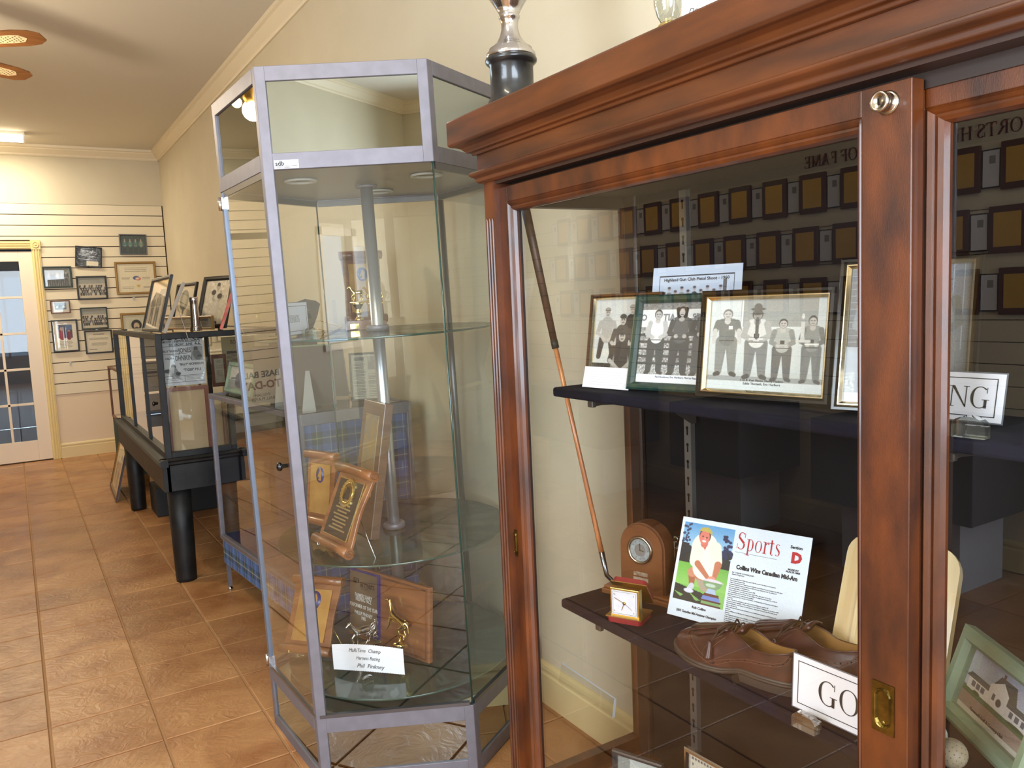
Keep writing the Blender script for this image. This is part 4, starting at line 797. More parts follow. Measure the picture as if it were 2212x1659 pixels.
for a, L in ((1.15, .022), (2.75, .015), (-2.2, .019)): MB().box(-.0005 if L != .019 else -.0002, .0005 if L != .019 else .0002, 0, L, 0, .0004, Matrix.Translation((0, -.0116, .038)) @ Matrix.Rotation(PI / 2, 4, 'X') @ Matrix.Rotation(a, 4, 'Z')).build('hand', GB, fc)
MB().lathe([(.003, 0), (.003, .001), (0, .0014)], 14, Matrix.Translation((0, -.0114, .038)) @ Matrix.Rotation(PI / 2, 4, 'X')).build('hub', GB, fc)
for x, z, s in ((-.020, .054, '12'), (-.0205, .021, '9'), (.019, .054, '3'), (.019, .021, '6')): text(s, .0045, GB, fc, 'numeral', Matrix.Translation((x, -.0113, z)))

# silver golfer behind the sports page
q = at(1462, 1292, 2, SH2); gf = thing('golfer_figurine', 'small silver golfer figurine half hidden behind the sports page', 'figurine', (q.x + .035, q.y + .03, SH2))
sk = [(0, 0, .086, .011), (0, 0, .100, .0095), (0, 0, .114, .012), (0, 0, .124, .006), (0, 0, .137, .0085), (-.010, 0, .118, .006), (-.018, -.012, .110, .0045), (-.006, -.020, .122, .004), (.010, 0, .118, .006), (.012, -.014, .122, .0045), (.004, -.020, .128, .004), (-.006, 0, .072, .008), (-.010, .002, .045, .0065), (-.012, .002, .018, .0045), (.006, 0, .072, .008), (.012, 0, .045, .0065), (.014, 0, .018, .0045)]
skin('figure', sk, [(0, 1), (1, 2), (2, 3), (3, 4), (2, 5), (5, 6), (6, 7), (2, 8), (8, 9), (9, 10), (0, 11), (11, 12), (12, 13), (0, 14), (14, 15), (15, 16)], M_SILV, gf, 2)
MB().tube([(-.002, -.020, .125), (.028, .0, .158)], .0012, 6).build('club', M_SILV, gf); MB().lathe([(.026, 0), (.026, .004), (.020, .007), (.018, .014), (0, .015)], 24).build('base', M_WALNUTD, gf)

# sports page
M_, w_, h_, L_ = fit((1441, 1327), (1722, 1402), (1477, 1117), SH2, off=.002)
sp = thing('sports_page', 'laminated newspaper page headed Sports with a colour photo of a kneeling golfer', 'newspaper page', M_)
MB().box(-w_ / 2, w_ / 2, 0, .003, 0, h_).build('page_board', mat('navy_edge_board', (30, 36, 84), .4), sp)
cv = CV(250, 190, (228, 236, 246))
X0, X1, Y0, Y1 = .025, .435, .045, .83
def S(x, y): return X0 + x * (X1 - X0), Y0 + y * (Y1 - Y0)
def R(x0, y0, x1, y1, c, k=1): a = S(x0, y0); b = S(x1, y1); cv.rect(a[0], a[1], b[0], b[1], c, k)
def Cc(x0, y0, x1, y1, r0, r1, c): a = S(x0, y0); b = S(x1, y1); cv.cap(a[0], a[1], b[0], b[1], r0 * .41, r1 * .41, c)
def Ee(x, y, rx, ry, c, k=1): a = S(x, y); cv.ell(a[0], a[1], rx * .41, ry * .785, c, k)
def Pp(pts, c): cv.poly([S(*p) for p in pts], c)
cv.grad(Y0, S(0, .45)[1], (96, 160, 214), (196, 224, 240), X0, X1); R(0, .40, 1, .52, (38, 40, 38)); R(0, .27, .15, .52, (36, 38, 36))
for i in range(60): x = rng.rand(); Ee(x, .42 - .12 * abs(x - .5) - .05 * rng.rand(), .05, .035, (36, 40, 44))
for i in range(34): Ee(.80 + .2 * rng.rand(), .08 + .30 * rng.rand() ** .7 , .03, .018, (40, 44, 84))
for i in range(22): Ee(.16 * rng.rand(), .02 + .24 * rng.rand(), .02, .016, (50, 58, 90))
R(0, .52, 1, 1, (128, 190, 84)); cv.grad(S(0, .52)[1], S(0, .8)[1], (112, 176, 70), (150, 204, 104), X0, X1); Pp([(0, .80), (.55, .86), (1, 1.0), (0, 1.0)], (44, 44, 34)); Pp([(0, .90), (.2, .93), (.14, .96)], (128, 176, 90)); Pp([(.3, .88), (.55, .96), (.45, .97)], (128, 176, 90)); Pp([(.7, .80), (1, .80), (1, 1), (.8, 1)], (140, 196, 96))
Cc(.30, .64, .33, .79, .075, .05, (170, 100, 70)); Cc(.46, .62, .58, .78, .13, .09, (176, 160, 138)); Cc(.30, .63, .52, .64, .085, .10, (186, 116, 84)); Ee(.30, .63, .09, .06, (206, 140, 110)); Cc(.33, .80, .28, .86, .055, .045, (206, 206, 220)); Ee(.29, .865, .10, .028, (222, 222, 240))
Cc(.38, .27, .58, .27, .16, .15, (236, 240, 226)); Cc(.47, .28, .52, .54, .25, .23, (240, 242, 226)); Cc(.33, .28, .33, .48, .12, .12, (236, 238, 220)); Cc(.68, .28, .74, .44, .12, .11, (236, 238, 220))
Cc(.38, .51, .62, .66, .06, .04, (196, 120, 88)); Cc(.78, .48, .74, .66, .07, .04, (196, 120, 88)); Ee(.70, .67, .08, .04, (224, 150, 130))
Pp([(.40, .24), (.52, .24), (.48, .33)], (206, 110, 96)); Cc(.44, .16, .45, .25, .075, .07, (214, 120, 106)); Ee(.44, .145, .115, .10, (96, 58, 46)); Ee(.435, .165, .10, .095, (224, 128, 112)); Pp([(.30, .10), (.36, .045), (.48, .03), (.57, .08), (.58, .13), (.50, .095), (.36, .09)], (196, 176, 88)); Ee(.40, .155, .018, .008, (90, 44, 44)); Ee(.48, .165, .018, .008, (90, 44, 44)); Ee(.435, .215, .04, .014, (250, 240, 236)); Ee(.445, .185, .02, .02, (236, 150, 136))
Ee(.73, .70, .20, .035, (226, 214, 226)); Pp([(.53, .70), (.93, .70), (.88, .76), (.80, .80), (.66, .80), (.58, .76)], (130, 160, 116)); Ee(.70, .745, .10, .022, (196, 214, 196)); Pp([(.66, .79), (.80, .79), (.84, .86), (.62, .86)], (176, 196, 224)); Pp([(.60, .85), (.88, .85), (.90, .88), (.58, .88)], (104, 58, 40)); Pp([(.58, .88), (.90, .88), (.92, .93), (.56, .93)], (120, 140, 206)); Pp([(.54, .93), (.94, .93), (.95, .95), (.53, .95)], (96, 54, 38)); Pp([(.56, .95), (.92, .95), (.92, .98), (.56, .98)], (128, 170, 104)); Pp([(.54, .98), (.95, .98), (.95, 1), (.54, 1)], (90, 50, 36))
cv.noise(3); cv.build(w_, h_, sp, 'page', 0, 0, -.0006)
Tt = lambda x, z: Matrix.Translation(((x - .5) * w_, -.0011, z * h_))
serif('Sports', h_ * .165, M_RED, sp, (.462 - .5) * w_, h_ * .775, y=-.0012, sx=.88)
MB().box((.462 - .5) * w_, (.775 - .5) * w_, -.0012, -.0008, h_ * .742, h_ * .7445).build('underline', M_INK, sp)
text('Section', .0085, M_INK, sp, 'lettering', Tt(.90, .885), off=.0003); text('D', .029, M_RED, sp, 'lettering', Tt(.91, .785), off=.0018); text('MONDAY\nAUG.29, 2005', .0052, M_INK, sp, 'lettering', Tt(.90, .665), off=.0002, line=.9)
text('Collins Wins Canadian Mid-Am', .0126, M_INK, sp, 'headline', Tt(.712, .60), off=.0006, sx=.84); text('By GORDIE SUTHERLAND\nSports Reporter', .0044, M_INK, sp, 'byline', Tt(.462, .535), 'LEFT', line=.9)
body = ["Yarmouth golfer Rob Collins came away with the crown in his debut at the Canadian", "Mid-Amateur Championship.", "Collins, who turned 46 in March, became only the second Nova Scotian to capture the title when", "he defeated Karl Parrington of Saskatoon 4&3 in Sunday's final at the Par 72, 6,559 yard", "Belvedere Golf Club in Charlottetown.", "Dave (Ducky) Walker of Dartmouth won in 1993.", "\"It feels real good to win it. It's a big event,\" said Collins, who plays out of Clare.", "The national title capped a 53 hour day for Collins. He edged local favourite Tim Yorke of", "Kensington, P.E.I., 1-up, in the morning semifinal.", "\"I felt pretty good all day,\" he said, I wasn't tired. Somebody asked me how may more holes I", "could play.\"", "\"I said, \"The way I'm pumped up right now, I could probably play another 50.\"", "In terms of career highlights, Collins ranked it up there with the Willington Cup he won in 2001", "with Paul Bachelor, Leon Carter and Chris Raveta. They made history as the first Nova Scotia", "team to take the cup.", "Collins had never laid eyes on the Belvedere course until his first practice round the previous", "weekend.", "But his confidence was high after the Canadian Amateur earlier this month at Bell Bay in", "Baddeck.", "\"I was hitting the ball pretty solid at Bell Bay, so I was hoping I would keep it going. And I did.\"", "Collins, who entered match play as the 13th seed, scored a decision win at the final. He was", "steady all afternoon and sealed the match with a birdie on the 15th hole.", "The pendulum went back and forth, with Collins staying ahead at 3-Up going into hole 8.", "\"They were getting a little close,\" Collins said of his nerves.", "The two were tied after nine, but Collins pulled a shot into the water.", "Collins took a double bogey and never looked back."]
text('\n'.join(body), .0034, M_INK, sp, 'article', Tt(.455, .255), 'LEFT', line=1.18, sx=.88)
text('Rob Collins', .0072, M_INK, sp, 'caption', Tt(.25, .125), off=.0002); text('2005 Canadian Mid-Amateur Champion', .0074, M_INK, sp, 'caption', Tt(.235, .065), off=.0002, sx=.82)
wr = MB()
for k in range(26):
    t0 = k / 26; wr.ball((.00 + .055 * t0, -.006 + .0016 * math.sin(k * 1.6), .006 + .0016 * math.cos(k * 1.6)), .0022, n=6)
wr.build('wire_stand', M_BLACK, sp)

# brown golf shoes
LEA = mat('brown_shoe_leather', (52, 25, 19), .34, coat=.25, coat_rough=.18, col2=(72, 36, 27), scale=30, bump=.12, bscale=300); LINE = mat('tan_shoe_lining', (150, 108, 52), .6); SOLE = mat('dark_rubber_sole', (62, 50, 42), .5); LACE = mat('brown_lace', (60, 42, 30), .8); DOT = mat('punch_holes', (24, 12, 10), .8)
def outline(t, k=1.0):
    """sole outline, toe at +x; t in 0..2pi"""
    c, s = math.cos(t), math.sin(t); x = .148 * c
    wmid = .047 + .007 * math.tanh((x - .02) * 30) - .006 * math.exp(-((x + .015) / .045) ** 2)
    y = wmid * math.copysign(abs(s) ** .78, s); return Vector((x * k, y * k + .006 * math.sin(x * 9), 0))
def shoe(M, label, side):
    t = thing('golf_shoe', label, 'shoe', M, 'pair of brown golf shoes'); N = 72; K = 12
    zt = lambda x: .019 - .0085 * (1 / (1 + math.exp((x + .05) * -60))) * 0 + .012 * max(0, (x - .07) / .08) ** 2     # feather line, toe springs up
    H0 = .026
    def feather(i): a = 2 * PI * i / N; p = outline(a); p.y *= side; return Vector((p.x, p.y, H0 + .010 * max(0, (p.x - .05) / .1) ** 2))
    def top(i):
        a = 2 * PI * i / N; x = -.064 + .078 * math.cos(a); y = .0275 * math.copysign(abs(math.sin(a)) ** .85, math.sin(a)); y *= 1 - .25 * (x > -.02) * (x + .02) / .04
        f = (math.cos(a) + 1) / 2; z = H0 + .060 - .013 * math.sin(PI * min(1, f * 1.2)) + .020 * max(0, f - .5) * 2
        return Vector((x + (.006 if f > .9 else 0), y * side, z))
    def P(i, j):
        s = j / (K - 1); A = feather(i); B = top(i); f = max(0, (A.x - .0) / .148)
        d = Vector((A.x - B.x, A.y - B.y, 0)); L = d.length
        C1 = A + d.normalized() * (.004 + .002 * f) + Vector((0, 0, .026 + .006 * f)); C2 = B + d * (.42 * min(1, f * 1.6) + .06) + Vector((0, 0, -.012 - .004 * f * 3))
        return A * (1 - s) ** 3 + C1 * 3 * s * (1 - s) ** 2 + C2 * 3 * s * s * (1 - s) + B * s ** 3
    up = MB(); up.grid(P, N, K, closed_u=True); u_ = up.build('upper', LEA, t, fix=False)
    ro = MB(); ro.tube([top(i) for i in range(N)] + [top(0)], .0016, 6, caps=False); ro.build('topline_binding', LEA, t)
    li = MB(); 
    def PI_(i, j):
        s = j / 5; B = top(i) * 1; c = Vector((-.064, 0, 0)); q = B + (Vector((c.x, 0, B.z)) - B) * .05; e = feather(i); tgt = Vector((max(-.125, min(.03, e.x * .86)), e.y * .70, H0 + .006)); return q * (1 - s) + tgt * s + Vector((0, 0, 0))
    li.grid(PI_, N, 6, closed_u=True); li.build('lining', LINE, t, fix=False)
    ins = MB(); ins.prism([(max(-.13, min(.04, outline(2 * PI * i / 40).x * .9)), outline(2 * PI * i / 40).y * .78 * side) for i in range(40)], H0 + .004, H0 + .007, lambda u, v, a: (u, v, a)); io = ins.build('insole', LINE, t)
    text('MADE IN ENGLAND', .0052, mat('gilt_stamp', (206, 170, 90), .4), io, 'stamp', Matrix.Translation((-.085, 0, H0 + .0076)) @ Matrix.Rotation(-PI / 2, 4, 'X'))
    # welt, sole and heel
    def ring(z, k, lim=None, sp_=1):
        out = []
        for i in range(N):
            p = outline(2 * PI * i / N); x = p.x * (1 + k / .148); y = p.y * (1 + k / .05)
            if lim is not None: x = min(x, lim)
            out.append((x, y * side, z + sp_ * .010 * max(0, (p.x - .05) / .1) ** 2))
        return out
    w = MB(); rs = [ring(.016, .001), ring(.0165, .0045), ring(.021, .005), ring(.0225, .0035), ring(.0235, .005), ring(.0275, .0045), ring(.028, -.002)]; vs = sum(rs, [])
    w.add(vs, [(a * N + k, a * N + (k + 1) % N, (a + 1) * N + (k + 1) % N, (a + 1) * N + k) for a in range(len(rs) - 1) for k in range(N)], True); w.add(rs[0], [tuple(range(N))]); so = w.build('sole', SOLE, t)
    he = MB(); rs = [ring(0, .001, -.040, 0), ring(.001, .0035, -.038, 0), ring(.017, .0042, -.034, 0)]; vs = sum(rs, []); he.add(vs, [(a * N + k, a * N + (k + 1) % N, (a + 1) * N + (k + 1) % N, (a + 1) * N + k) for a in range(2) for k in range(N)]); he.add(rs[0], [tuple(range(N))]); he.add(rs[-1], [tuple(range(N))]); he.build('heel', SOLE, t)
    def surf(i, j, off=.0006):
        p = P(i, j); n_ = (P((i + .5), j) - P(i - .5, j)).cross(P(i, j + .3) - P(i, j - .3)).normalized()
        if n_.dot(Vector((p.x - 0, p.y, .02))) < 0 and n_.z < 0: n_ = -n_
        if n_.z < -.2: n_ = -n_
        return p + n_ * off * (1 if n_.dot(Vector((p.x * .3, p.y, .05))) > 0 else -1)
    # wing tip seams, broguing
    sm = MB(); dt = MB()
    wing = []
    for k in range(-26, 27):
        i = k * .62 * 1.0; j = 5.6 - 4.6 * (abs(k) / 26) ** 2 + .6; wing.append((i, min(K - 2, max(.6, j + 1.2 * math.exp(-(k / 5) ** 2)))))
    for off in (0, .9): sm.tube([surf(i, max(.4, j - off), .0004) for i, j in wing], .0007, 5)
    for i, j in wing[::2]: dt.ball(surf(i, max(.5, j - .45), .0003), .0012, n=6)
    for sgn in (1, -1):
        he_ = [(N / 2 - sgn * q, jj) for q, jj in ((4, 10.4), (5, 9), (6.5, 6.8), (9, 5.6), (12, 5.0), (15, 4.4), (18, 3.6), (20, 2.2), (21, .8))]
        pts = [surf(i, j, .0004) for i, j in he_]; sm.tube(pts, .0007, 5); sm.tube([surf(i + sgn * 1.0, j - .9 if j > 1.5 else j, .0004) for i, j in he_], .0007, 5)
        for (i0, j0), (i1, j1) in zip(he_[:-1], he_[1:]):
            for f in (.2, .6): dt.ball(surf(i0 + (i1 - i0) * f + sgn * .5, j0 + (j1 - j0) * f - .5, .0004), .0019 if i0 and f < .5 else .0012, n=6)
        qa = [(sgn * (13 + .0 * k), 10.5 - k * .95) for k in range(10)]
        for o_ in (0, 1.1): sm.tube([surf(sgn * (9.5 + o_ + k * .55), 9.5 - k * .9, .0004) for k in range(10)], .0007, 5)
    a1 = sm.build('seam_stitching', mat('seam_thread', (104, 62, 44), .6), u_); a1['kind'] = 'stuff'; a2 = dt.build('brogue_holes', DOT, u_); a2['kind'] = 'stuff'
    # tongue, fringed kiltie, laces and tassels
    tg = MB(); tg.grid(lambda i, j: (-.030 + .060 * i / 9 - .006, (j / 8 - .5) * .044 * side, H0 + .082 - .030 * (i / 9) ** 1.3 - .55 * abs(j / 8 - .5) ** 2 * .06 + .004 * math.sin(i)), 10, 9); tg.build('tongue', LEA, t, solid=.003)
    kl = MB()
    for f in range(7):
        kl.grid(lambda i, j: surf((f - 3) * 2.3 + (j - .5) * 1.9, 10.8 - i * .62, .0032 + .0012 * (i > 5)), 9, 2)
    kl.build('kiltie', LEA, t, solid=.0016)
    lc = MB()
    for k in range(4): x = -.012 + k * .012; z = H0 + .078 - .020 * (k / 3); lc.tube([(x, -.020, z - .006), (x, -.010, z + .006), (x, .010, z + .006), (x, .020, z - .006)], .0016, 6)
    for sgn in (-1, 1):
        lc.tube([(.004, 0, H0 + .084), (.010, sgn * .016, H0 + .088), (.020, sgn * .032, H0 + .078), (.018, sgn * .036, H0 + .066), (.008, sgn * .018, H0 + .078), (.004, 0, H0 + .084)], .0019, 6)
        lc.tube([(.006, 0, H0 + .084), (.022, sgn * .026, H0 + .074), (.026, sgn * .044, H0 + .054)], .0017, 6)
    lc.build('laces', LACE, t)
    for sgn in (-1, 1):
        ts = MB().lathe([(.002, .010), (.0045, .006), (.0048, .0), (.0085, -.024), (.0088, -.028), (0, -.028)], 12, Matrix.Translation((.027, sgn * .049, H0 + .046)) @ Matrix.Rotation(.22 * sgn, 4, 'X')); ts.build('tassel', LEA, t)
    stack = list(t.children)
    while stack:      # the forefoot sits lower than the heel
        c = stack.pop(); stack += list(c.children)
        if c.name.startswith('heel'): continue
        for v in c.data.vertices: q = max(0, min(1, (v.co.x + .050) / .065)); v.co.z -= .0145 * q * q * (3 - 2 * q)
    return t
s1a = Vector((1.106, 1.190, SH2)); s1b = Vector((1.122, .912, SH2)); SS = Matrix.Scale(.93, 4)
d1 = (s1a - s1b).normalized(); shoe(pose((s1a + s1b) / 2, math.atan2(d1.y, d1.x)) @ SS, 'brown leather brogue golf shoe nearer the glass, with a tasselled kiltie', 1)
s2a = Vector((1.207, 1.125, SH2)); s2b = Vector((1.228, .848, SH2)); d2 = (s2a - s2b).normalized(); shoe(pose((s2a + s2b) / 2, math.atan2(d2.y, d2.x)) @ SS, 'brown leather brogue golf shoe farther back, partly behind the GOLF sign', -1)

# pale wood board, framed clubhouse picture, golf balls
M_, w_, h_, L_ = fit((1786, 1440), (2031, 1516), (1838, 1150), SH2, off=.003)
pw = thing('wooden_plaque', 'pale varnished wooden plaque with rounded corners standing behind the door stile', 'plaque', M_)
def rrect(w, h, r, z0=0, n=6): return [(sx * (w / 2 - r) + r * math.cos(a), z0 + (h - r if sz > 0 else r) + r * math.sin(a)) for sx, sz, a0 in ((1, -1, -PI / 2), (1, 1, 0), (-1, 1, PI / 2), (-1, -1, PI)) for a in [a0 + PI / 2 * k / n for k in range(n + 1)]]
MB().prism(rrect(w_, h_, .04), 0, .020, lambda u, v, a: (u, a, v)).build('board', M_OAK, pw, bevel=.005, seg=3)
e = MB(); n4 = 28; rings = []
for i, y in ((.034, .0), (.036, -.006), (.044, -.006), (.048, -.001), (.052, -.004), (.056, -.004), (.058, 0)): rings += [(u, y, v) for u, v in [(x, z + i) for x, z in rrect(w_ - 2 * i, h_ - 2 * i, .02)]]
e.add(rings, [(a * n4 + k, a * n4 + (k + 1) % n4, (a + 1) * n4 + (k + 1) % n4, (a + 1) * n4 + k) for a in range(6) for k in range(n4)]); e.build('inner_moulding', M_OAK, pw)
MB().box(-w_ * .10, w_ * .10, .020, .028, .03, h_ * .7).build('rear_strut', M_OAK, pw)
M_, w_, h_, L_ = fit((2040, 1537), (2222, 1720), (2108, 1358), SH2, lo=8, off=.004)
cv = CV(130, 100, (170, 176, 190)); cv.grad(0, .6, (150, 158, 180), (186, 190, 198)); cv.rect(0, .62, 1, .72, (84, 104, 70)); cv.rect(0, .72, 1, .92, (150, 128, 116)); cv.rect(0, .92, 1, 1, (196, 190, 176))
cv.rect(.05, .45, .95, .64, (214, 208, 202)); cv.poly([(.0, .47), (.06, .38), (.94, .38), (1, .47)], (84, 88, 86)); cv.poly([(.34, .40), (.44, .14), (.66, .14), (.72, .40)], (70, 78, 76)); cv.poly([(.34, .62), (.34, .34), (.50, .20), (.60, .34), (.60, .62)], (222, 216, 210)); cv.rect(.46, .08, .49, .2, (80, 74, 72)); cv.ell(.50, .52, .035, .06, (60, 60, 64))
for x in (.1, .17, .24, .66, .74, .82, .90): cv.rect(x, .49, x + .05, .58, (96, 96, 104))
cv.rect(.40, .44, .44, .54, (84, 84, 92)); cv.ell(.20, .64, .05, .03, (60, 78, 52)); cv.ell(.78, .65, .12, .03, (60, 78, 52)); cv.noise(5)
gfm = frame('picture_frame', 'sage green frame with a picture of a white clubhouse, at the lower right', M_, w_, h_, .026, M_GREEN, cv, depth=.022); strut(gfm, h_, w_)
text('Yarmouth Golf & Country Club', .007, M_INK, gfm, 'caption', Matrix.Translation((-.01, -.0026, .036)))
GBm = mat('old_golf_ball', (158, 146, 122), .5, col2=(140, 126, 102), scale=60); GBw = mat('white_golf_ball', (206, 212, 200), .35)
for nm, (px, py), m, lb in ((0, (2057, 1627), GBm, 'old yellowed golf ball with small dimples beside the door stile'), (1, (2014, 1586), GBw, 'whiter golf ball just behind the yellowed one')):
    q = at(px, py, 2, SH2 + .0214); b = MB().ball((0, 0, .0214), .0214, n=40); o = b.build('golf_ball', m, None); o.location = (q.x, q.y, SH2); tag(o, lb, 'golf ball', 'golf balls')
    dm = MB()
    for k in range(110):
        z = 1 - 2 * (k + .5) / 110; r = math.sqrt(1 - z * z); a = k * 2.399963; dv = Vector((r * math.cos(a), r * math.sin(a), z)); Q = Vector((0, 0, 1)).rotation_difference(dv).to_matrix().to_4x4()
        dm.lathe([(.0009, 0), (0, .00005)], 6, Matrix.Translation(Vector((0, 0, .0214)) + dv * .02145) @ Q)
    dd = dm.build('dimples', mat('dimple_shade', (120, 106, 84), .8) if m == GBm else mat('dimple_white', (180, 186, 176), .5), o); dd['kind'] = 'stuff'

# two small frames standing on the cabinet floor
for lb, tl, tr, mm, cvd, zf in (('small black and silver frame on the cabinet floor, left of the steel upright', (1337, 1612), (1446, 1646), M_ALUD, 0, 0), ('silver frame with a scalloped border print on the cabinet floor', (1492, 1606), (1610, 1670), M_CHROME, 1, 0)):
    Xq = 1.20; a = at(*tl, 0, 1.20 + .04 * cvd); h_ = a.z - .106; b = at(*tr, 2, a.z); u = b - a; w_ = max(.13, u.length); u.normalize()
    cv = CV(60, 80, (196, 198, 190)) if not cvd else CV(60, 80, (214, 206, 188))
    if not cvd: cv.rect(0, 0, .3, 1, (150, 152, 146)); cv.person(.5, 1.3, 1.1, (96, 100, 98), hat=(150, 150, 146)); cv.cap(.3, .05, .7, .4, .01, .01, (220, 220, 220))
    else:
        for k in range(14): cv.ell(.06 + k * .066, .05, .02, .014, (96, 92, 90)); cv.ell(.06, .05 + k * .066, .018, .014, (96, 92, 90)); cv.ell(.94, .05 + k * .066, .018, .014, (96, 92, 90))
        cv.lines(.2, .8, .2, .8, 12, (90, 86, 84))
    cv.noise(6); mid = a + u * w_ / 2
    f = frame('picture_frame', lb, pose((mid.x - .02, mid.y, .107), math.atan2(u.y, u.x), .04), w_, h_, .012, mm, cv, group='small frames on the cabinet floor'); strut(f, h_, w_)
# clear acrylic strip fixed inside the end pane
ac = thing('acrylic_strip', 'empty clear acrylic card holder stuck low inside the end glass', 'card holder', None); b = MB()
p0, p1 = at(1213, 1432, 1, 1.66), at(1330, 1510, 1, 1.655); ac.location = (p0.x, 1.66, p1.z - .05)
L0 = Vector(ac.location); q0 = p0 - L0; q1 = p1 - L0
for dz, nm in ((0, 'top_edge'),): MB().bar(q0, q1, .004, .003).build(nm, mat('bright_acrylic_edge', (200, 206, 210), .1), ac)
for dx in (0, .0045): MB().bar(q1 + Vector((dx - .004, 0, 0)), q1 + Vector((dx - .012, 0, -.050)), .0012, .003).build('side_edge', mat('bright_acrylic_edge', (200, 206, 210), .1), ac)
MB().add([q0, q1, q1 + Vector((-.012, 0, -.05)), q0 + Vector((-.012, 0, -.05))], [(0, 1, 2, 3)]).build('clear_sheet', glass('acrylic_sheet', (.93, .94, .93), .8), ac, fix=False)

# trophies on top of the cabinet
TC = thing('trophy_cup', 'large tarnished silver trophy cup on a round black plinth, on top of the cabinet', 'trophy', (1.045, 1.650, 1.8085))
MB().lathe([(.066, 0), (.0665, .006), (.064, .018), (.057, .030), (.052, .040), (.0515, .044), (.0505, .048), (.0505, .108), (.054, .112), (.0595, .117), (.0605, .123), (.058, .127), (0, .127)], 48).build('plinth', mat('ebonised_wood', (16, 16, 18), .3, coat=.5, col2=(34, 34, 36), scale=24), TC)
MB().lathe([(.056, .127), (.058, .130), (.057, .137), (.051, .143), (.050, .148), (.040, .155), (.032, .163), (.024, .176), (.0195, .192), (.0195, .204), (.022, .214), (.0245, .217), (.0245, .221), (.022, .224), (.030, .238), (.046, .262), (.062, .30), (.070, .345), (.072, .39), (.069, .40), (.067, .39), (.065, .345), (.056, .30), (.040, .262), (0, .24)], 48).build('cup', M_CHROME, TC)
for s in (-1, 1): MB().tube([(s * .058, 0, .29), (s * .085, 0, .285), (s * .105, 0, .32), (s * .105, 0, .36), (s * .085, 0, .375), (s * .070, 0, .36)], .005, 10).build('handle', M_CHROME, TC)
T2 = thing('crystal_trophy', 'clear glass award standing on a long wooden base on the cabinet top', 'trophy', (1.035, .90, 1.8085))
MB().prism([(-.05, 0), (.06, 0), (.06, .016), (.045, .030), (-.035, .030), (-.05, .016)], -.30, .255, lambda u, v, a: (u, a, v)).build('base', M_WALNUT, T2, bevel=.001)
MB().lathe([(.022, .030), (.024, .036), (.020, .042), (.016, .046), (0, .046)], 28, Matrix.Translation((.005, .215, 0))).build('silver_foot', M_GOLD, T2)
MB().lathe([(.014, .046), (.020, .056), (.026, .075), (.028, .10), (.027, .13), (.022, .15), (0, .155)], 10, Matrix.Translation((.005, .215, 0))).build('glass_body', G_CRYS, T2)
cd = thing('name_card', 'white name card standing on the long wooden base', 'card', pose((1.04, 1.015, 1.8395), -PI / 2 + .5, .15)); MB().box(-.05, .05, 0, .001, 0, .08).build('card', M_PAPER, cd); text('Donald', .012, M_INK, cd, 'lettering', Matrix.Translation((-.02, -.0006, .012)), shear=.3); MB().box(-.008, .008, .001, .022, 0, .012).build('rear_foot', M_PAPER, cd)

# ------------------------------------------------------------------ things in the glass tower (placed in its own, slightly tilted frame)
def tfit(BL, BR, TL, z, lo=0, hi=35, off=0.0, backdir=None):
    a = hat(*BL, z); b = hat(*BR, z); u = (b - a); w = u.length; u.normalize(); back = Vector((-u.y, u.x, 0)); o = HI @ Vector((0, 0, EYE))
    if back.dot(a - o) < 0: back = -back
    d = (HI.to_3x3() @ Vector(RR @ np.array([TL[0] - CX, TL[1] - CY, FPX]))).normalized(); w0 = a - o; best = None
    for k in range(lo * 2, hi * 2 + 1):
        L = math.radians(k / 2); up = Vector((0, 0, 1)) * math.cos(L) + back * math.sin(L); B = up.dot(d); h = (B * d.dot(w0) - up.dot(w0)) / (1 - B * B); e = (a + up * h - o).cross(d).length
        if best is None or e < best[0]: best = (e, L, h)
    mid = (a + b) / 2; return HM @ pose((mid.x, mid.y, z + off), math.atan2(u.y, u.x), best[1]), w, best[2], best[1]
def easel(t, h, w, m=None):
    m = m or mat('steel_wire', (190, 190, 196), .2, 1); mb = MB()
    for s in (-1, 1): mb.tube([(s * w * .28, -.022, .018), (s * w * .28, -.022, .004), (s * w * .28, .006, .002), (s * w * .22, .012, h * .55)], .0018, 6); mb.tube([(s * w * .22, .012, h * .5), (s * w * .62, .085, .0)], .0018, 6)
    mb.tube([(-w * .22, .012, h * .5), (w * .22, .012, h * .5)], .0018, 6); mb.build('wire_easel', m, t)
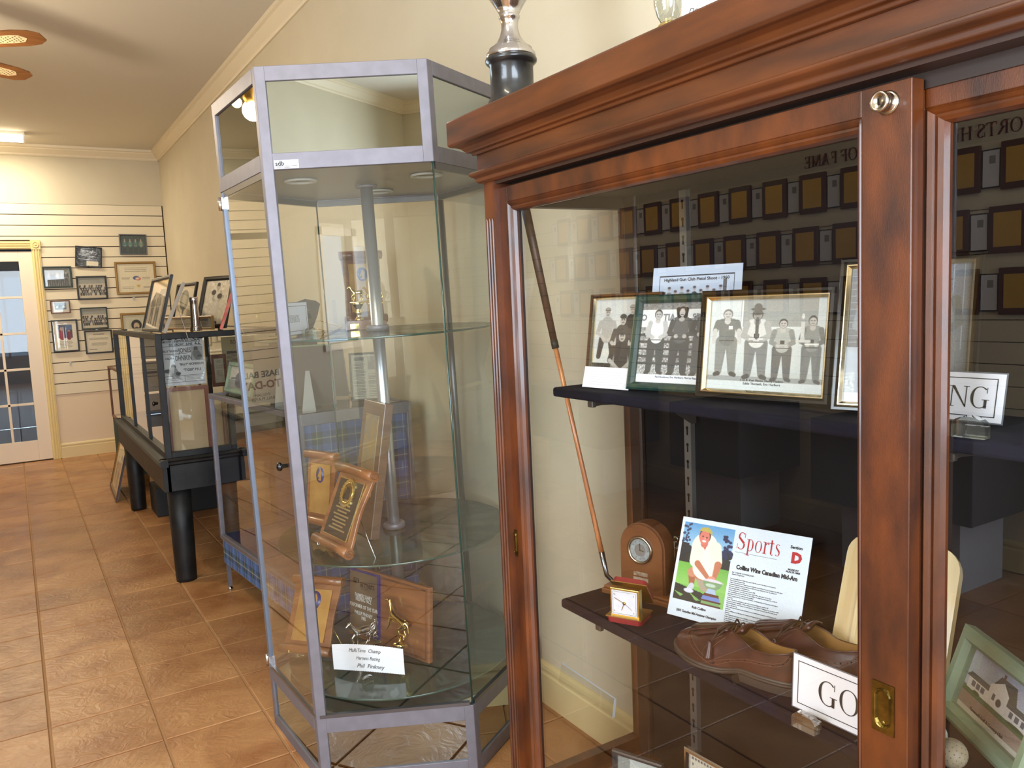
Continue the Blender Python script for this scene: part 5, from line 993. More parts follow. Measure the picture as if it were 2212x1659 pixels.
def scroll_plaque(label, M, w, h, plate, extra=None, wood=None):
    """wooden board rolled over like parchment at top and bottom, with a metal plate"""
    t = thing('scroll_plaque', label, 'plaque', M, 'scroll-shaped wooden plaques'); wood = wood or M_WALNUT
    mb = MB(); n = 10
    mb.grid(lambda i, j: ((j - .5) * w * (.86 + .07 * abs(i / n - .5) * 2), -.002 + .002 * math.cos(i / n * 2 * PI), h * .06 + h * .88 * i / n), n + 1, 2, sm=False); o = mb.build('board', wood, t, solid=.010, bevel=.002)
    for nm, zc, r in (('top_roll', h * .945, h * .062), ('bottom_roll', h * .06, h * .062)):
        rl = MB(); rl.tube([(-w / 2, -r * .55, zc), (-w * .2, -r * .65, zc + r * .10), (w * .2, -r * .65, zc + r * .08), (w / 2, -r * .55, zc)], [r, r * .92, r * .92, r], 16); q = rl.build(nm, wood, t)
        cu = MB(); sgn = 1
        cu.tube([(w / 2 + .0006, -r * .55 + r * .8 * (1 - k / 22) * math.cos(k * .55), zc + r * .8 * (1 - k / 22) * math.sin(k * .55)) for k in range(20)], .0012, 5); cu.build('curl_end', M_WALNUTD, q)
    ph, pw_ = h * .66, w * .64; z0 = h * .17
    if plate == 'gold':
        pm = mat('brushed_gold_plate', (206, 160, 92), .35, .6, col2=(186, 138, 72), scale=14); MB().box(-pw_ / 2, pw_ / 2, -.011, -.0095, z0, z0 + ph).build('plate', pm, t)
        ov = MB(); ov.lathe([(pw_ * .20, 0), (pw_ * .20, .0008), (0, .0009)], 30, Matrix.Translation((0, -.011, z0 + ph * .78)) @ Matrix.Rotation(PI / 2, 4, 'X'), sy=1.25); e = ov.build('blue_oval', mat('enamel_blue', (36, 44, 110), .3), t)
        hh = MB(); S_ = pw_ * .17; hp = [(-.5, -.9), (.45, -.9), (.40, -.2), (.55, .35), (.30, .75), (.22, 1.0), (.12, .72), (-.05, .95), (-.12, .62), (-.55, -.05), (-.62, -.35), (-.38, -.42), (-.05, -.12), (-.18, -.5)]
        hh.prism([(u * S_, v * S_ * 1.15) for u, v in hp], -.0124, -.0118, lambda u, v, a: (u, a, v + z0 + ph * .78)); hh.build('horse_head', pm, e)
        sc = MB()
        for x in (-.46, .46):
            for z in (.03, .97): sc.ball((x * pw_, -.0112, z0 + z * ph), .0014, n=6)
        sc_ = sc.build('pins', M_BRASS, t); sc_['kind'] = 'stuff'
    else:
        MB().box(-pw_ / 2 - .002, pw_ / 2 + .002, -.0105, -.0095, z0 - .002, z0 + ph + .002).build('plate_edge', M_GOLD, t); MB().box(-pw_ / 2, pw_ / 2, -.0115, -.0104, z0, z0 + ph).build('plate', mat('black_plate', (34, 32, 32), .35), t)
        md = MB(); N = 36; Mm = Matrix.Translation((0, -.0115, z0 + ph * .77)) @ Matrix.Rotation(PI / 2, 4, 'X'); R_ = pw_ * .30
        md.prism([((R_ * (1.0 if k % 2 else .9)) * math.cos(2 * PI * k / 48), (R_ * (1.0 if k % 2 else .9)) * math.sin(2 * PI * k / 48)) for k in range(48)], 0, .003, lambda u, v, a: Mm @ Vector((u, v, a))); md.lathe([(R_ * .75, .003), (R_ * .72, .0042), (R_ * .62, .0042), (R_ * .6, .003)], N, Mm); q = md.build('gold_medallion', M_GOLD, t)
        MB().prism([(u * R_ * .4, v * R_ * .45) for u, v in [(-.9, -.9), (.9, -.9), (.7, .3), (.3, 1), (0, .5), (-.4, .9), (-.8, .1)]], .003, .0046, lambda u, v, a: Mm @ Vector((u, v, a))).build('medallion_figure', M_BLACK, q)
    if extra:
        ex = MB(); z = z0 + ph * .55
        for k, wd in enumerate(extra): ex.box(-pw_ * wd / 2, pw_ * wd / 2, -.0121, -.0114, z - k * ph * .062, z - k * ph * .062 + ph * .026)
        e_ = ex.build('engraving', mat('engraved_gold_text', (170, 150, 110), .4, .5) if plate != 'gold' else mat('engraved_text', (120, 84, 44), .5), t); e_['kind'] = 'stuff'
    return t
def horse(parent, M, s, m, rider=False, name='horse'):
    """trotting horse, nose towards -X, hooves at z=0, about one unit long"""
    v = [(.0, 0, .62, .125), (-.20, 0, .64, .13), (-.32, 0, .70, .11), (-.42, 0, .86, .075), (-.50, 0, 1.00, .055), (-.56, 0, 1.02, .055), (-.70, 0, .90, .032), (.20, 0, .65, .135), (.30, 0, .66, .11), (.40, 0, .62, .03), (.50, 0, .40, .022),
         (-.26, .07, .52, .07), (-.44, .07, .36, .035), (-.36, .07, .18, .022), (-.42, .07, .16, .024), (-.26, -.07, .52, .07), (-.24, -.07, .32, .035), (-.30, -.07, .08, .022), (-.34, -.07, .02, .026),
         (.26, .07, .50, .085), (.24, .07, .34, .045), (.36, .07, .22, .024), (.30, .07, .06, .022), (.26, .07, .02, .026), (.26, -.07, .50, .085), (.12, -.07, .34, .045), (.20, -.07, .20, .024), (.10, -.07, .06, .022), (.06, -.07, .02, .026), (-.49, .03, 1.09, .012), (-.49, -.03, 1.09, .012)]
    e = [(0, 1), (1, 2), (2, 3), (3, 4), (4, 5), (5, 6), (0, 7), (7, 8), (8, 9), (9, 10), (1, 11), (11, 12), (12, 13), (13, 14), (1, 15), (15, 16), (16, 17), (17, 18), (7, 19), (19, 20), (20, 21), (21, 22), (22, 23), (7, 24), (24, 25), (25, 26), (26, 27), (27, 28), (4, 29), (4, 30)]
    vv = []
    for x, y, z, r in v: p = M @ Vector((x * s, y * s, z * s)); vv.append((p.x, p.y, p.z, r * s))
    return skin(name, vv, e, m, parent, 2)
def driver(parent, M, s, m):
    v = [(.55, 0, .46, .075), (.58, 0, .60, .075), (.60, 0, .74, .07), (.60, 0, .82, .03), (.58, 0, .92, .055), (.50, .09, .72, .03), (.36, .07, .62, .022), (.50, -.09, .72, .03), (.36, -.07, .62, .022), (.40, .06, .48, .045), (.22, .07, .36, .03), (.40, -.06, .48, .045), (.22, -.07, .36, .03)]
    vv = []
    for x, y, z, r in v: p = M @ Vector((x * s, y * s, z * s)); vv.append((p.x, p.y, p.z, r * s))
    return skin('driver', vv, [(0, 1), (1, 2), (2, 3), (3, 4), (2, 5), (5, 6), (2, 7), (7, 8), (0, 9), (9, 10), (0, 11), (11, 12)], m, parent, 1)
def sulky(parent, M, s, m):
    mb = MB()
    for y in (-.14, .14):
        c = Vector((.62, y, .24)); mb.tube([M @ (Vector((c.x + .22 * math.cos(2 * PI * k / 20), y, c.z + .22 * math.sin(2 * PI * k / 20))) * s) for k in range(21)], .016 * s, 6)
        for k in range(4): a = PI * k / 4; mb.tube([M @ (Vector((c.x + .21 * math.cos(a), y, c.z + .21 * math.sin(a))) * s), M @ (Vector((c.x - .21 * math.cos(a), y, c.z - .21 * math.sin(a))) * s)], .007 * s, 5)
        mb.tube([M @ (Vector(p) * s) for p in ((.62, y, .24), (.40, y * .9, .44), (-.1, y * .95, .52), (-.30, y * .8, .56))], .014 * s, 6)
    mb.tube([M @ (Vector((.62, -.14, .24)) * s), M @ (Vector((.62, .14, .24)) * s)], .012 * s, 6); mb.tube([M @ (Vector((.55, 0, .38)) * s), M @ (Vector((.62, 0, .24)) * s)], .03 * s, 6)
    return mb.build('sulky', m, parent)

# middle shelf
ZM, ZT_, ZB_ = .6485, 1.2985, .2465
M_, w_, h_, L_ = tfit((662, 1136), (727, 1151), (668, 978), ZM, off=.012); p_ = scroll_plaque('scroll plaque with plain gold plate and blue horse oval, on the middle glass shelf', M_, w_ * 1.0, h_, 'gold'); easel(p_, h_, w_)
M_, w_, h_, L_ = tfit((684, 1178), (757, 1217), (742, 1004), ZM, hi=40, off=.008); p_ = scroll_plaque('scroll plaque with black plate and gold medallion, on the middle glass shelf', M_, w_, h_, 'black', [.5, .62, .4, .66, .5, .6, .45, .7]); easel(p_, h_, w_)
M_, w_, h_, L_ = tfit((757, 1140), (800, 1168), (787, 862), ZM, hi=30, off=.001)
tpw = mat('greyish_walnut', (92, 70, 56), .35, coat=.3, col2=(112, 88, 72), scale=5, stretch=(1, 1, 9))
tp = thing('tall_plaque', 'tall narrow wooden plaque with a long gold plate, beside the pole on the middle shelf', 'plaque', M_)
MB().box(-w_ / 2, w_ / 2, 0, .030, 0, h_).build('board', tpw, tp, bevel=.003); MB().box(-w_ * .30, w_ * .30, -.0012, 0, h_ * .30, h_ * .90).build('plate', mat('worn_gold_plate', (176, 150, 104), .35, .5, col2=(150, 146, 132), scale=22), tp)
sc = MB()
for x in (-.26, 0, .26): sc.ball((x * w_, -.0016, h_ * .885), .0016, n=6)
s_ = sc.build('pins', M_BRASS, tp); s_['kind'] = 'stuff'
# top shelf
M_, w_, h_, L_ = tfit((601, 733), (668, 722), (594, 660), ZT_, hi=12, off=.006)
signboard('white sign ending in RACING on the top glass shelf of the tower', M_, w_, h_ * .98, 'HARNESS RACING', h_ * .22, 0, .38, True)
q = hat(668, 724, ZT_); clip(HM @ pose((q.x, q.y, ZT_), .15), 'clear acrylic block holding the RACING sign in the tower', s=.9)
q = hat(680, 716, ZT_); dk = thing('carved_plaque', 'dark pointed wooden plaque with a small black label on the top glass shelf', 'plaque', HM @ pose((q.x, q.y + .02, ZT_ + .001), .35, .45))
sh = [(-.035, 0), (.005, .012), (.045, .060), (.075, .105), (.062, .118), (.020, .128), (-.020, .118), (-.052, .088), (-.068, .045), (-.055, .012)]
MB().prism([(u * 1.05, v * 1.0) for u, v in sh], 0, .010, lambda u, v, a: (u, a, v)).build('board', mat('grey_brown_wood', (70, 62, 56), .45, col2=(88, 78, 68), scale=8), dk, bevel=.002); MB().box(-.036, .016, -.001, 0, .050, .070).build('label_plate', M_BLACK, dk); ln = MB()
for k in range(4): ln.box(-.030, .020 - .004 * k, -.0006, 0, .082 + .007 * k, .0835 + .007 * k)
l_ = ln.build('engraving', M_GREY, dk); l_['kind'] = 'stuff'; MB().box(-.006, .006, .010, .060, 0, .004).build('rear_foot', M_WALNUTD, dk)
ch = MB(); pts = [(662, 690), (692, 686), (738, 701), (716, 712), (692, 722), (702, 708), (684, 703)]; P_ = [hat(x, y + 8, ZT_) for x, y in pts]; base_ = P_[0]
for a, b in zip(P_[:-1], P_[1:]):
    n = max(2, int((b - a).length / .0042))
    for k in range(n): p = a.lerp(b, k / n); ch.ball((p.x - base_.x, p.y - base_.y, .0022), .0017, n=6)
c_ = ch.build('bead_chain', M_GOLD, None); c_.matrix_world = HM @ Matrix.Translation((base_.x, base_.y, ZT_)); tag(c_, 'thin gold bead chain lying on the top glass shelf', 'chain')
M_, w_, h_, L_ = tfit((765, 706), (832, 699), (748, 538), ZT_, hi=10, off=.001); scroll_plaque('tall scroll plaque with a gold plate standing behind the horse trophies', HM @ pose(hat(800, 700, ZT_) + Vector((0, .045, .001)), -.10, .04), w_, h_, 'gold')
q = hat(778, 712, ZT_); tr = thing('horse_trophy', 'gold horse on a flared gold stem with a walnut base, on the top shelf', 'trophy', HM @ pose((q.x, q.y, ZT_ + .001), -.25))
MB().prism([(-.050, 0), (.050, 0), (.044, .020), (.040, .030), (-.040, .030), (-.044, .020)], -.02, .025, lambda u, v, a: (u, a, v)).build('base', M_WALNUT, tr, bevel=.002); MB().box(-.034, -.004, -.0205, -.0195, .004, .020).build('plate', M_GOLD, tr)
MB().lathe([(.014, .030), (.015, .034), (.010, .040), (.006, .044), (.010, .052), (.013, .060), (.008, .066), (.012, .074), (.018, .082), (.021, .090), (.020, .091), (0, .091)], 24, Matrix.Translation((0, .002, 0)), sx=1).build('gold_stem', M_GOLD, tr); MB().box(-.026, .022, -.008, .012, .091, .0945).build('platform', M_GOLD, tr, bevel=.001)
horse(tr, Matrix.Translation((.002, .002, .0945)), .050, M_GOLD)
q = hat(817, 708, ZT_); u2 = thing('urn_trophy', 'small gold lidded urn with two handles on a tall column, right of the gold horse', 'trophy', HM @ pose((q.x, q.y + .004, ZT_ + .001), -.2))
MB().box(-.028, .030, -.018, .022, 0, .022).build('base', M_WALNUT, u2, bevel=.002); MB().box(-.011, .011, -.009, .013, .022, .082).build('column', mat('grey_marble_column', (150, 140, 134), .3, col2=(170, 160, 152), scale=30), u2); MB().box(-.024, .022, -.013, .017, .082, .087).build('capital', M_GOLD, u2, bevel=.001)
MB().lathe([(.011, .087), (.012, .090), (.006, .094), (.012, .100), (.0155, .112), (.0165, .124), (.0175, .126), (.012, .128), (.010, .134), (.011, .140), (.006, .150), (.003, .152), (.0045, .156), (.003, .160), (0, .161)], 24, Matrix.Translation((0, .002, 0))).build('urn', M_GOLD, u2)
for s in (-1, 1): MB().tube([(s * .015, .002, .122), (s * .024, .002, .120), (s * .026, .002, .106), (s * .018, .002, .098)], .0016, 6).build('handle', M_GOLD, u2)
# bottom shelf
M_, w_, h_, L_ = tfit((608, 1412), (716, 1424), (641, 1244), ZB_, hi=45, off=.004); p_ = scroll_plaque('scroll plaque with gold plate and blue horse oval, leaning low behind the door', M_, w_, h_, 'gold'); easel(p_, h_, w_, M_GOLD)
M_, w_, h_, L_ = tfit((770, 1366), (942, 1430), (790, 1217), ZB_, hi=6, off=.001); M_ = M_ @ Matrix.Translation((0, -.030, 0))
wp = thing('wooden_plaque', 'square wooden plaque with a blue-edged lettered plate and a gold horse, bottom glass shelf', 'plaque', M_)
MB().box(-w_ / 2, w_ / 2, 0, .018, 0, h_).build('board', M_WALNUT, wp, bevel=.004); e = MB(); moulding(e, w_ * .94, h_ * .93, [(0, 0), (0, -.002), (.003, -.003), (.006, 0)]); e.v = [(x, y, z + h_ * .035) for x, y, z in e.v]; e.build('carved_border', M_WALNUTD, wp)
HX = w_ * .17; horse(wp, Matrix.Translation((HX - .006, -.020, h_ * .27)) @ Matrix.Rotation(.30, 4, 'Y') @ Matrix.Diagonal((1.25, 1, 1, 1)), .092, M_GOLD); driver(wp, Matrix.Translation((HX - .014, -.020, h_ * .26)) @ Matrix.Rotation(.15, 4, 'Y'), .078, M_GOLD); MB().tube([(HX + .010, -.018, h_ * .30), (HX + .034, -.018, h_ * .30), (HX + .036, -.018, h_ * .24)], .004, 8).build('gold_cart', M_GOLD, wp); MB().lathe([(.020, 0), (.022, .004), (.020, .011), (.008, .013), (.004, .018), (.004, .030), (0, .030)], 24, Matrix.Translation((HX + .022, -.024, h_ * .155))).build('gold_disc', M_GOLD, wp); MB().box(HX + .042, HX + .052, -.030, -.018, h_ * .155, h_ * .20).build('gold_clasp', M_GOLD, wp, bevel=.001)
bx0, bx1, bz0, bz1 = -w_ * .475, -w_ * .085, h_ * .09, h_ * .985; bw, bh = bx1 - bx0, bz1 - bz0; bcx = (bx0 + bx1) / 2
bp = MB().box(bx0, bx1, -.008, 0, bz0, bz1).build('award_plate', mat('blue_mirror_edge', (28, 34, 110), .2, coat=.5), wp); tag(bp, 'blue-edged smoky brown plate'); MB().box(bx0 + bw * .04, bx1 - bw * .06, -.0088, -.008, bz0 + bh * .03, bz1 - bh * .03).build('smoked_face', mat('smoked_bronze_face', (104, 88, 68), .25, col2=(90, 78, 64), scale=10), bp)
Tb = lambda x, z: Matrix.Translation((bcx + x * bw, -.0094, bz0 + z * bh))
lg = MB()
for k in range(2):
    X0_ = bcx + (-.33 + k * .06) * bw; zt = bz0 + (.865 - k * .025) * bh; wd = (.17 - k * .05) * bw
    lg.box(X0_, X0_ + bw * .022, -.0096, -.0089, bz0 + .775 * bh, zt); lg.box(X0_, X0_ + wd, -.0096, -.0089, zt - bh * .010, zt); lg.box(X0_ + wd - bw * .022, X0_ + wd, -.0096, -.0089, bz0 + .80 * bh, zt); lg.box(X0_, X0_ + wd, -.0096, -.0089, bz0 + .797 * bh, bz0 + .807 * bh)
lg.build('emblem', M_BLACK, bp); text('armers', bw * .20, M_BLACK, bp, 'lettering', Tb(.13, .795), off=.0003, sx=.85); text('DAIRY', bw * .13, mat('dim_grey_ink', (60, 56, 52), .5), bp, 'lettering', Tb(.08, .735))
for s, z in (('FARMERS DAIRY', .60), ('KEEPING PACE', .54), ('PERFORMER OF THE YEAR', .43), ('PHILLIP PINKNEY', .32), ('1985', .25)): text(s, bw * .115, mat('silver_ink', (206, 200, 190), .4), bp, 'lettering', Tb(0, z), sx=.70, off=.0001)
q = hat(790, 1392, ZB_ + .02); sv = thing('sulky_sculpture', 'small silver horse pulling a driver in a two-wheeled sulky, behind the handwritten card', 'sculpture', HM @ pose((q.x, q.y, ZB_ + .0005), .10))
MB().box(-.030, -.012, -.008, .008, 0, .018).build('acrylic_foot', G_CRYS, sv); MB().box(.014, .030, -.008, .008, 0, .018).build('acrylic_foot', G_CRYS, sv)
MB().prism([(-.062, -.012), (-.056, -.019), (.056, -.019), (.066, -.010), (.066, .012), (.056, .020), (-.056, .020), (-.062, .012)], .018, .021, lambda u, v, a: (u, v, a)).build('base_plate', mat('aged_gold', (186, 168, 120), .3, .9), sv)
HMx = Matrix.Translation((-.008, 0, .021)); horse(sv, HMx, .082, M_SILV); driver(sv, HMx, .082, M_SILV); sulky(sv, HMx, .082, M_SILV)
M_, w_, h_, L_ = tfit((718, 1458), (872, 1470), (713, 1403), ZB_, hi=12, off=.012)
hc = thing('handwritten_card', 'curved white card with zigzag edges and handwriting, at the front of the bottom shelf', 'card', M_)
mb = MB(); NX = 60; cz = lambda x: .013 * (1 - (2 * x / w_) ** 2)   # it bows upward in the middle
vs = []; 
for k in range(NX + 1):
    x = -w_ / 2 + w_ * k / NX; t0 = .0011 * (k % 2); vs += [(x, .012 * (2 * x / w_) ** 2, t0 + cz(x) * .6), (x, .012 * (2 * x / w_) ** 2, h_ - t0 + cz(x) * .9)]
mb.add(vs, [(2 * k, 2 * k + 2, 2 * k + 3, 2 * k + 1) for k in range(NX)], True); mb.build('card', M_PAPER, hc, fix=False)
def hand(s, size, x, z, sx=1, sh=.35):
    o = text(s, size, M_INK, hc, 'handwriting', Matrix.Translation((x, 0, z)), shear=sh, off=.0, sx=sx)
    for v in o.data.vertices: v.co.y = .012 * (2 * v.co.x / w_) ** 2 - .0012; v.co.z += cz(v.co.x) * .75
hand('MaRiTime  Champ', .0165, -.004, h_ * .78, .86); hand('Harness Racing', .0160, .006, h_ * .49, .80); hand('Phil  Pinkney', .0185, .012, h_ * .19, .95)
q = hat(795, 1475, ZB_); clip(HM @ pose((q.x, q.y + .004, ZB_), .12), 'clear acrylic block holding the handwritten card', s=.8)

# ------------------------------------------------------------------ black table case and what is on it
def panel(t, name, pts, m): MB().add(pts, [(0, 1, 2, 3)]).build(name, m, t, fix=False)
def glass_box(t, x0, x1, y0, y1, z0, z1, b, m, gm, O, mids=()):
    for x in (x0, x1):
        for y in (y0, y1): MB().box(x - b / 2, x + b / 2, y - b / 2, y + b / 2, z0, z1).build('corner_post', m, t, bevel=.003)
    for x, y in mids: MB().box(x - b * .3, x + b * .3, y - b * .35, y + b * .35, z0, z1).build('mullion', m, t)
    for z in (z0 + b / 2, z1 - b / 2):
        for x in (x0, x1): MB().box(x - b / 2, x + b / 2, y0 + b / 2, y1 - b / 2, z - b / 2, z + b / 2).build('rail', m, t, bevel=.003)
        for y in (y0, y1): MB().box(x0 + b / 2, x1 - b / 2, y - b / 2, y + b / 2, z - b / 2, z + b / 2).build('rail', m, t, bevel=.003)
    for y in (y0, y1): panel(t, 'pane', [(x0, y, z0 + b), (x1, y, z0 + b), (x1, y, z1 - b), (x0, y, z1 - b)], gm)
    for x in (x0, x1): panel(t, 'pane', [(x, y0, z0 + b), (x, y1, z0 + b), (x, y1, z1 - b), (x, y0, z1 - b)], gm)
    panel(t, 'top_pane', [(x0, y0, z1 - .004), (x1, y0, z1 - .004), (x1, y1, z1 - .004), (x0, y1, z1 - .004)], gm)
A = thing('table_showcase', 'glass showcase on a black painted table with thick legs, by the beige wall', 'showcase', (0, 0, 0))
x0, x1, y0, y1 = .615, 1.215, 4.36, 6.28
for x in (x0 + .03, x1 - .03):
    for y in (y0 + .02, y1 - .05):
        MB().lathe([(.050, 0), (.052, .02), (.056, .25), (.060, .50)], 12, Matrix.Translation((x + (.012 if x < .9 else -.012), y + .03, 0))).build('leg', M_BLACKW, A)
for x in (x0 - .02, x1 + .02): MB().box(x - .018, x + .018, y0 - .04, y1 + .04, .49, .625).build('apron', M_BLACKW, A, bevel=.002)
for y in (y0 - .022, y1 + .022): MB().box(x0 - .02, x1 + .02, y - .018, y + .018, .49, .625).build('apron', M_BLACKW, A, bevel=.002)
pr = [(0, 0), (.030, 0), (.040, .008), (.034, .018), (.040, .026), (.030, .036), (0, .036)]
for nm, f, a0, a1 in ((0, lambda u, v, a: (x0 - .015 - u, a, .622 + v), y0 - .08, y1 + .08), (1, lambda u, v, a: (x1 + .015 + u, a, .622 + v), y0 - .08, y1 + .08), (2, lambda u, v, a: (a, y0 - .015 - u, .622 + v), x0 - .05, x1 + .05), (3, lambda u, v, a: (a, y1 + .015 + u, .622 + v), x0 - .05, x1 + .05)): MB().prism(pr, a0, a1, f).build('table_moulding', M_BLACKW, A)
MB().box(x0 - .02, x1 + .02, y0 - .02, y1 + .02, .625, .655).build('table_top', mat('dark_table_top', (34, 33, 34), .5), A)
glass_box(A, x0, x1, y0, y1, .655, 1.283, .030, M_BLACKW, glass('old_case_glass', (.93, .95, .93), 1.0), None, mids=((x0, 4.95), (x0, 5.6)))
MB().lathe([(.008, 0), (.008, .012), (.014, .018), (.012, .026), (0, .028)], 14, Matrix.Translation((x0 - .015, 4.45, .93)) @ Matrix.Rotation(-PI / 2, 4, 'Y')).build('knob', M_BLACK, A)
ZA = 1.284
def simple_cv(kind, w=60, h=70):
    c = CV(w, h, (196, 184, 160))
    if kind == 'boxer': c.noise(8, 0, 0, 1, 1, 4); c.person(.52, .97, .90, (196, 186, 164), (190, 180, 160), skin=(178, 164, 140), w=1.0); c.ell(.36, .27, .09, .06, (50, 44, 42)); c.ell(.62, .36, .10, .06, (44, 40, 38)); c.ell(.52, .09, .06, .04, (36, 32, 30))
    elif kind == 'stage': c.grad(0, .3, (206, 178, 130), (196, 186, 162)); c.person(.25, .9, .62, (120, 112, 98), (110, 104, 92), w=.9); c.person(.55, .95, .72, (150, 142, 122), (96, 92, 84), w=.9); c.rect(.55, .18, .95, .30, (110, 106, 98)); c.rect(.8, .3, .95, .9, (84, 80, 74), .6)
    elif kind == 'portrait': c.ell(.42, .35, .26, .26, (90, 92, 84)); c.ell(.42, .34, .12, .16, (140, 136, 120)); c.cap(.42, .55, .42, .72, .06, .03, (70, 72, 66)); c.rect(.1, .82, .9, .96, (214, 206, 184))
    elif kind == 'group': 
        c.rect(0, 0, 1, .3, (150, 150, 140))
        for r in range(4):
            for i in range(11): x = .06 + i * .088 + .03 * (r % 2); y = .34 + r * .12; c.cap(x, y + .06, x, y + .12, .035, .04, [(50, 48, 46), (190, 186, 174), (110, 106, 100), (80, 76, 70)][rng.randint(4)]); c.ell(x, y, .022, .028, (180, 168, 150))
    elif kind == 'four': 
        c.a[:] = np.array((60, 74, 70)) / 255.
        for i, k in enumerate((.16, .38, .60, .82)): c.person(k, 1.12, .95, [(80, 120, 116), (96, 128, 120), (80, 116, 112), (120, 140, 120)][i], (50, 60, 60), skin=(190, 170, 150), w=.85)
    elif kind == 'glare':
        c.a[:] = np.array((40, 44, 54)) / 255.; c.noise(50, 0, 0, 1, 1, 3)
        for i in range(16): y = .05 + .6 * rng.rand(); c.cap(.6 * rng.rand(), y, .4 + .6 * rng.rand(), y + .05 * rng.randn(), .012, .004, (214, 222, 236))  # pale glare streaks painted into the print colours
        c.rect(.42, .72, .9, .97, (226, 214, 186))
    elif kind == 'men': 
        c.a[:] = np.array((120, 122, 118)) / 255.
        for i in range(5): c.person(.16 + i * .17, 1.02, .85, [(150, 150, 146), (90, 92, 90), (176, 176, 170)][i % 3], (84, 84, 82), w=.9)
        c.noise(10)
    elif kind == 'cert': c.a[:] = np.array((228, 216, 186)) / 255.; c.lines(.2, .85, .12, .30, 3, (120, 112, 100), .3); c.ell(.5, .50, .09, .07, (70, 90, 150)); c.ell(.55, .53, .08, .06, (206, 110, 100)); c.ell(.53, .52, .05, .035, (228, 216, 186)); c.lines(.10, .34, .46, .56, 3, (140, 132, 118)); c.lines(.66, .9, .46, .56, 3, (140, 132, 118)); c.ell(.55, .78, .05, .05, (206, 176, 90)); c.lines(.1, .42, .78, .88, 2, (130, 124, 110)); c.lines(.68, .92, .78, .88, 2, (130, 124, 110))
    elif kind == 'lady': c.a[:] = np.array((206, 202, 180)) / 255.; c.rect(.22, .2, .80, .95, (196, 196, 176)); c.ell(.5, .50, .20, .26, (30, 28, 30)); c.ell(.50, .55, .11, .17, (196, 176, 150)); c.cap(.5, .74, .5, .95, .10, .26, (60, 60, 64))
    elif kind == 'colour': c.a[:] = np.array((226, 218, 196)) / 255.; c.rect(.2, .12, .82, .58, (70, 66, 84)); c.rect(.55, .12, .82, .3, (90, 110, 150)); c.ell(.34, .28, .07, .08, (180, 140, 120)); c.cap(.30, .4, .36, .55, .10, .10, (150, 44, 50)); c.ell(.66, .36, .06, .06, (170, 130, 110)); c.cap(.66, .45, .66, .55, .1, .1, (120, 40, 60)); c.lines(.2, .8, .68, .9, 5, (130, 124, 112))
    elif kind == 'hockey': c.a[:] = np.array((206, 200, 188)) / 255.; c.rect(.2, .15, .85, .75, (110, 126, 140)); c.ell(.5, .45, .1, .16, (50, 60, 74)); c.ell(.7, .5, .08, .12, (196, 206, 214)); c.ell(.32, .5, .07, .1, (190, 196, 200))
    elif kind == 'text': c.a[:] = np.array((222, 212, 188)) / 255.; c.lines(.3, .75, .08, .18, 2, (80, 74, 68)); c.lines(.12, .92, .28, .42, 3, (130, 122, 108)); c.lines(.2, .85, .48, .74, 6, (140, 132, 118)); c.lines(.1, .4, .82, .9, 1, (130, 122, 108))
    elif kind == 'football': c.a[:] = np.array((196, 190, 172)) / 255.; c.rect(0, .6, 1, 1, (120, 116, 100)); c.ell(.45, .35, .14, .14, (60, 56, 52)); c.cap(.45, .45, .5, .75, .2, .22, (66, 60, 54)); c.cap(.3, .5, .1, .55, .05, .04, (60, 56, 50)); c.ell(.62, .5, .10, .08, (230, 226, 214))
    elif kind == 'news': c.a[:] = np.array((170, 162, 142)) / 255.; c.lines(.08, .5, .05, .95, 26, (90, 84, 74), .4); c.rect(.58, .05, .92, .35, (110, 104, 94)); c.lines(.58, .92, .42, .95, 14, (90, 84, 74), .4); c.lines(.1, .5, .05, .13, 1, (50, 46, 42), .8)
    c.noise(5); return c
BKF = mat('black_picture_frame', (30, 27, 25), .4)
def topframe(lb, BL, BR, TL, kind, b=.02, m=BKF, z=ZA, **k):
    M_, w_, h_, L_ = fit(BL, BR, TL, z, hi=k.pop('hi', 35), off=.003); f = frame('picture_frame', lb, M_, w_, h_, b, m, simple_cv(kind) if kind else None, **k); MB().prism([(-.02, 0), (.02, 0), (.008, h_ * .6), (-.008, h_ * .6)], .0, .003, lambda u, v, a: (u, .003 + a + (h_ * .6 - v) * .35, v)).build('easel_strut', M_GREY, f); return f
GA = 'framed photographs on the black table case'
topframe('black frame with a photo of two fighters, leftmost on the black table case', (311, 717), (349, 720), (334, 605), 'stage', group=GA)
topframe('black frame with a grey oval portrait, second from the left on the table case', (372, 712), (414, 712), (387, 615), 'portrait', group=GA)
topframe('large black frame with a boxer in gloves, right of the silver flask', (424, 712), (490, 710), (444, 601), 'boxer', b=.024, group=GA)
topframe('thin gold frame lying far back on the table case behind the silver flask', (351, 713), (464, 713), (338, 687), 'news', b=.012, m=mat('old_gold_frame', (150, 116, 62), .35, .5), hi=70, group=GA)
def edge_on(lb, px, py, lean_px, m, w, h, z, cvk=None, yaw=None, grp=GA, flip=1):
    q = at(px, py, 2, z); ya = math.atan2(q.y, q.x) if yaw is None else yaw
    f = frame('picture_frame', lb, pose((q.x, q.y, z + .003), ya + (PI if flip < 0 else 0), lean_px), w, h, .02, m, simple_cv(cvk) if cvk else None, group=grp)
    MB().prism([(-.03, 0), (.03, 0), (.008, h * .55), (-.008, h * .55)], .0, .003, lambda u, v, a: (u, .003 + a + (h * .55 - v) * .75, v)).build('easel_strut', M_GREY, f); return f
edge_on('pale frame seen edge-on with its grey easel strut, on the black table case', 358, 721, .42, mat('pale_grey_frame', (150, 138, 124), .6), .16, .26, ZA, 'men', flip=-1)
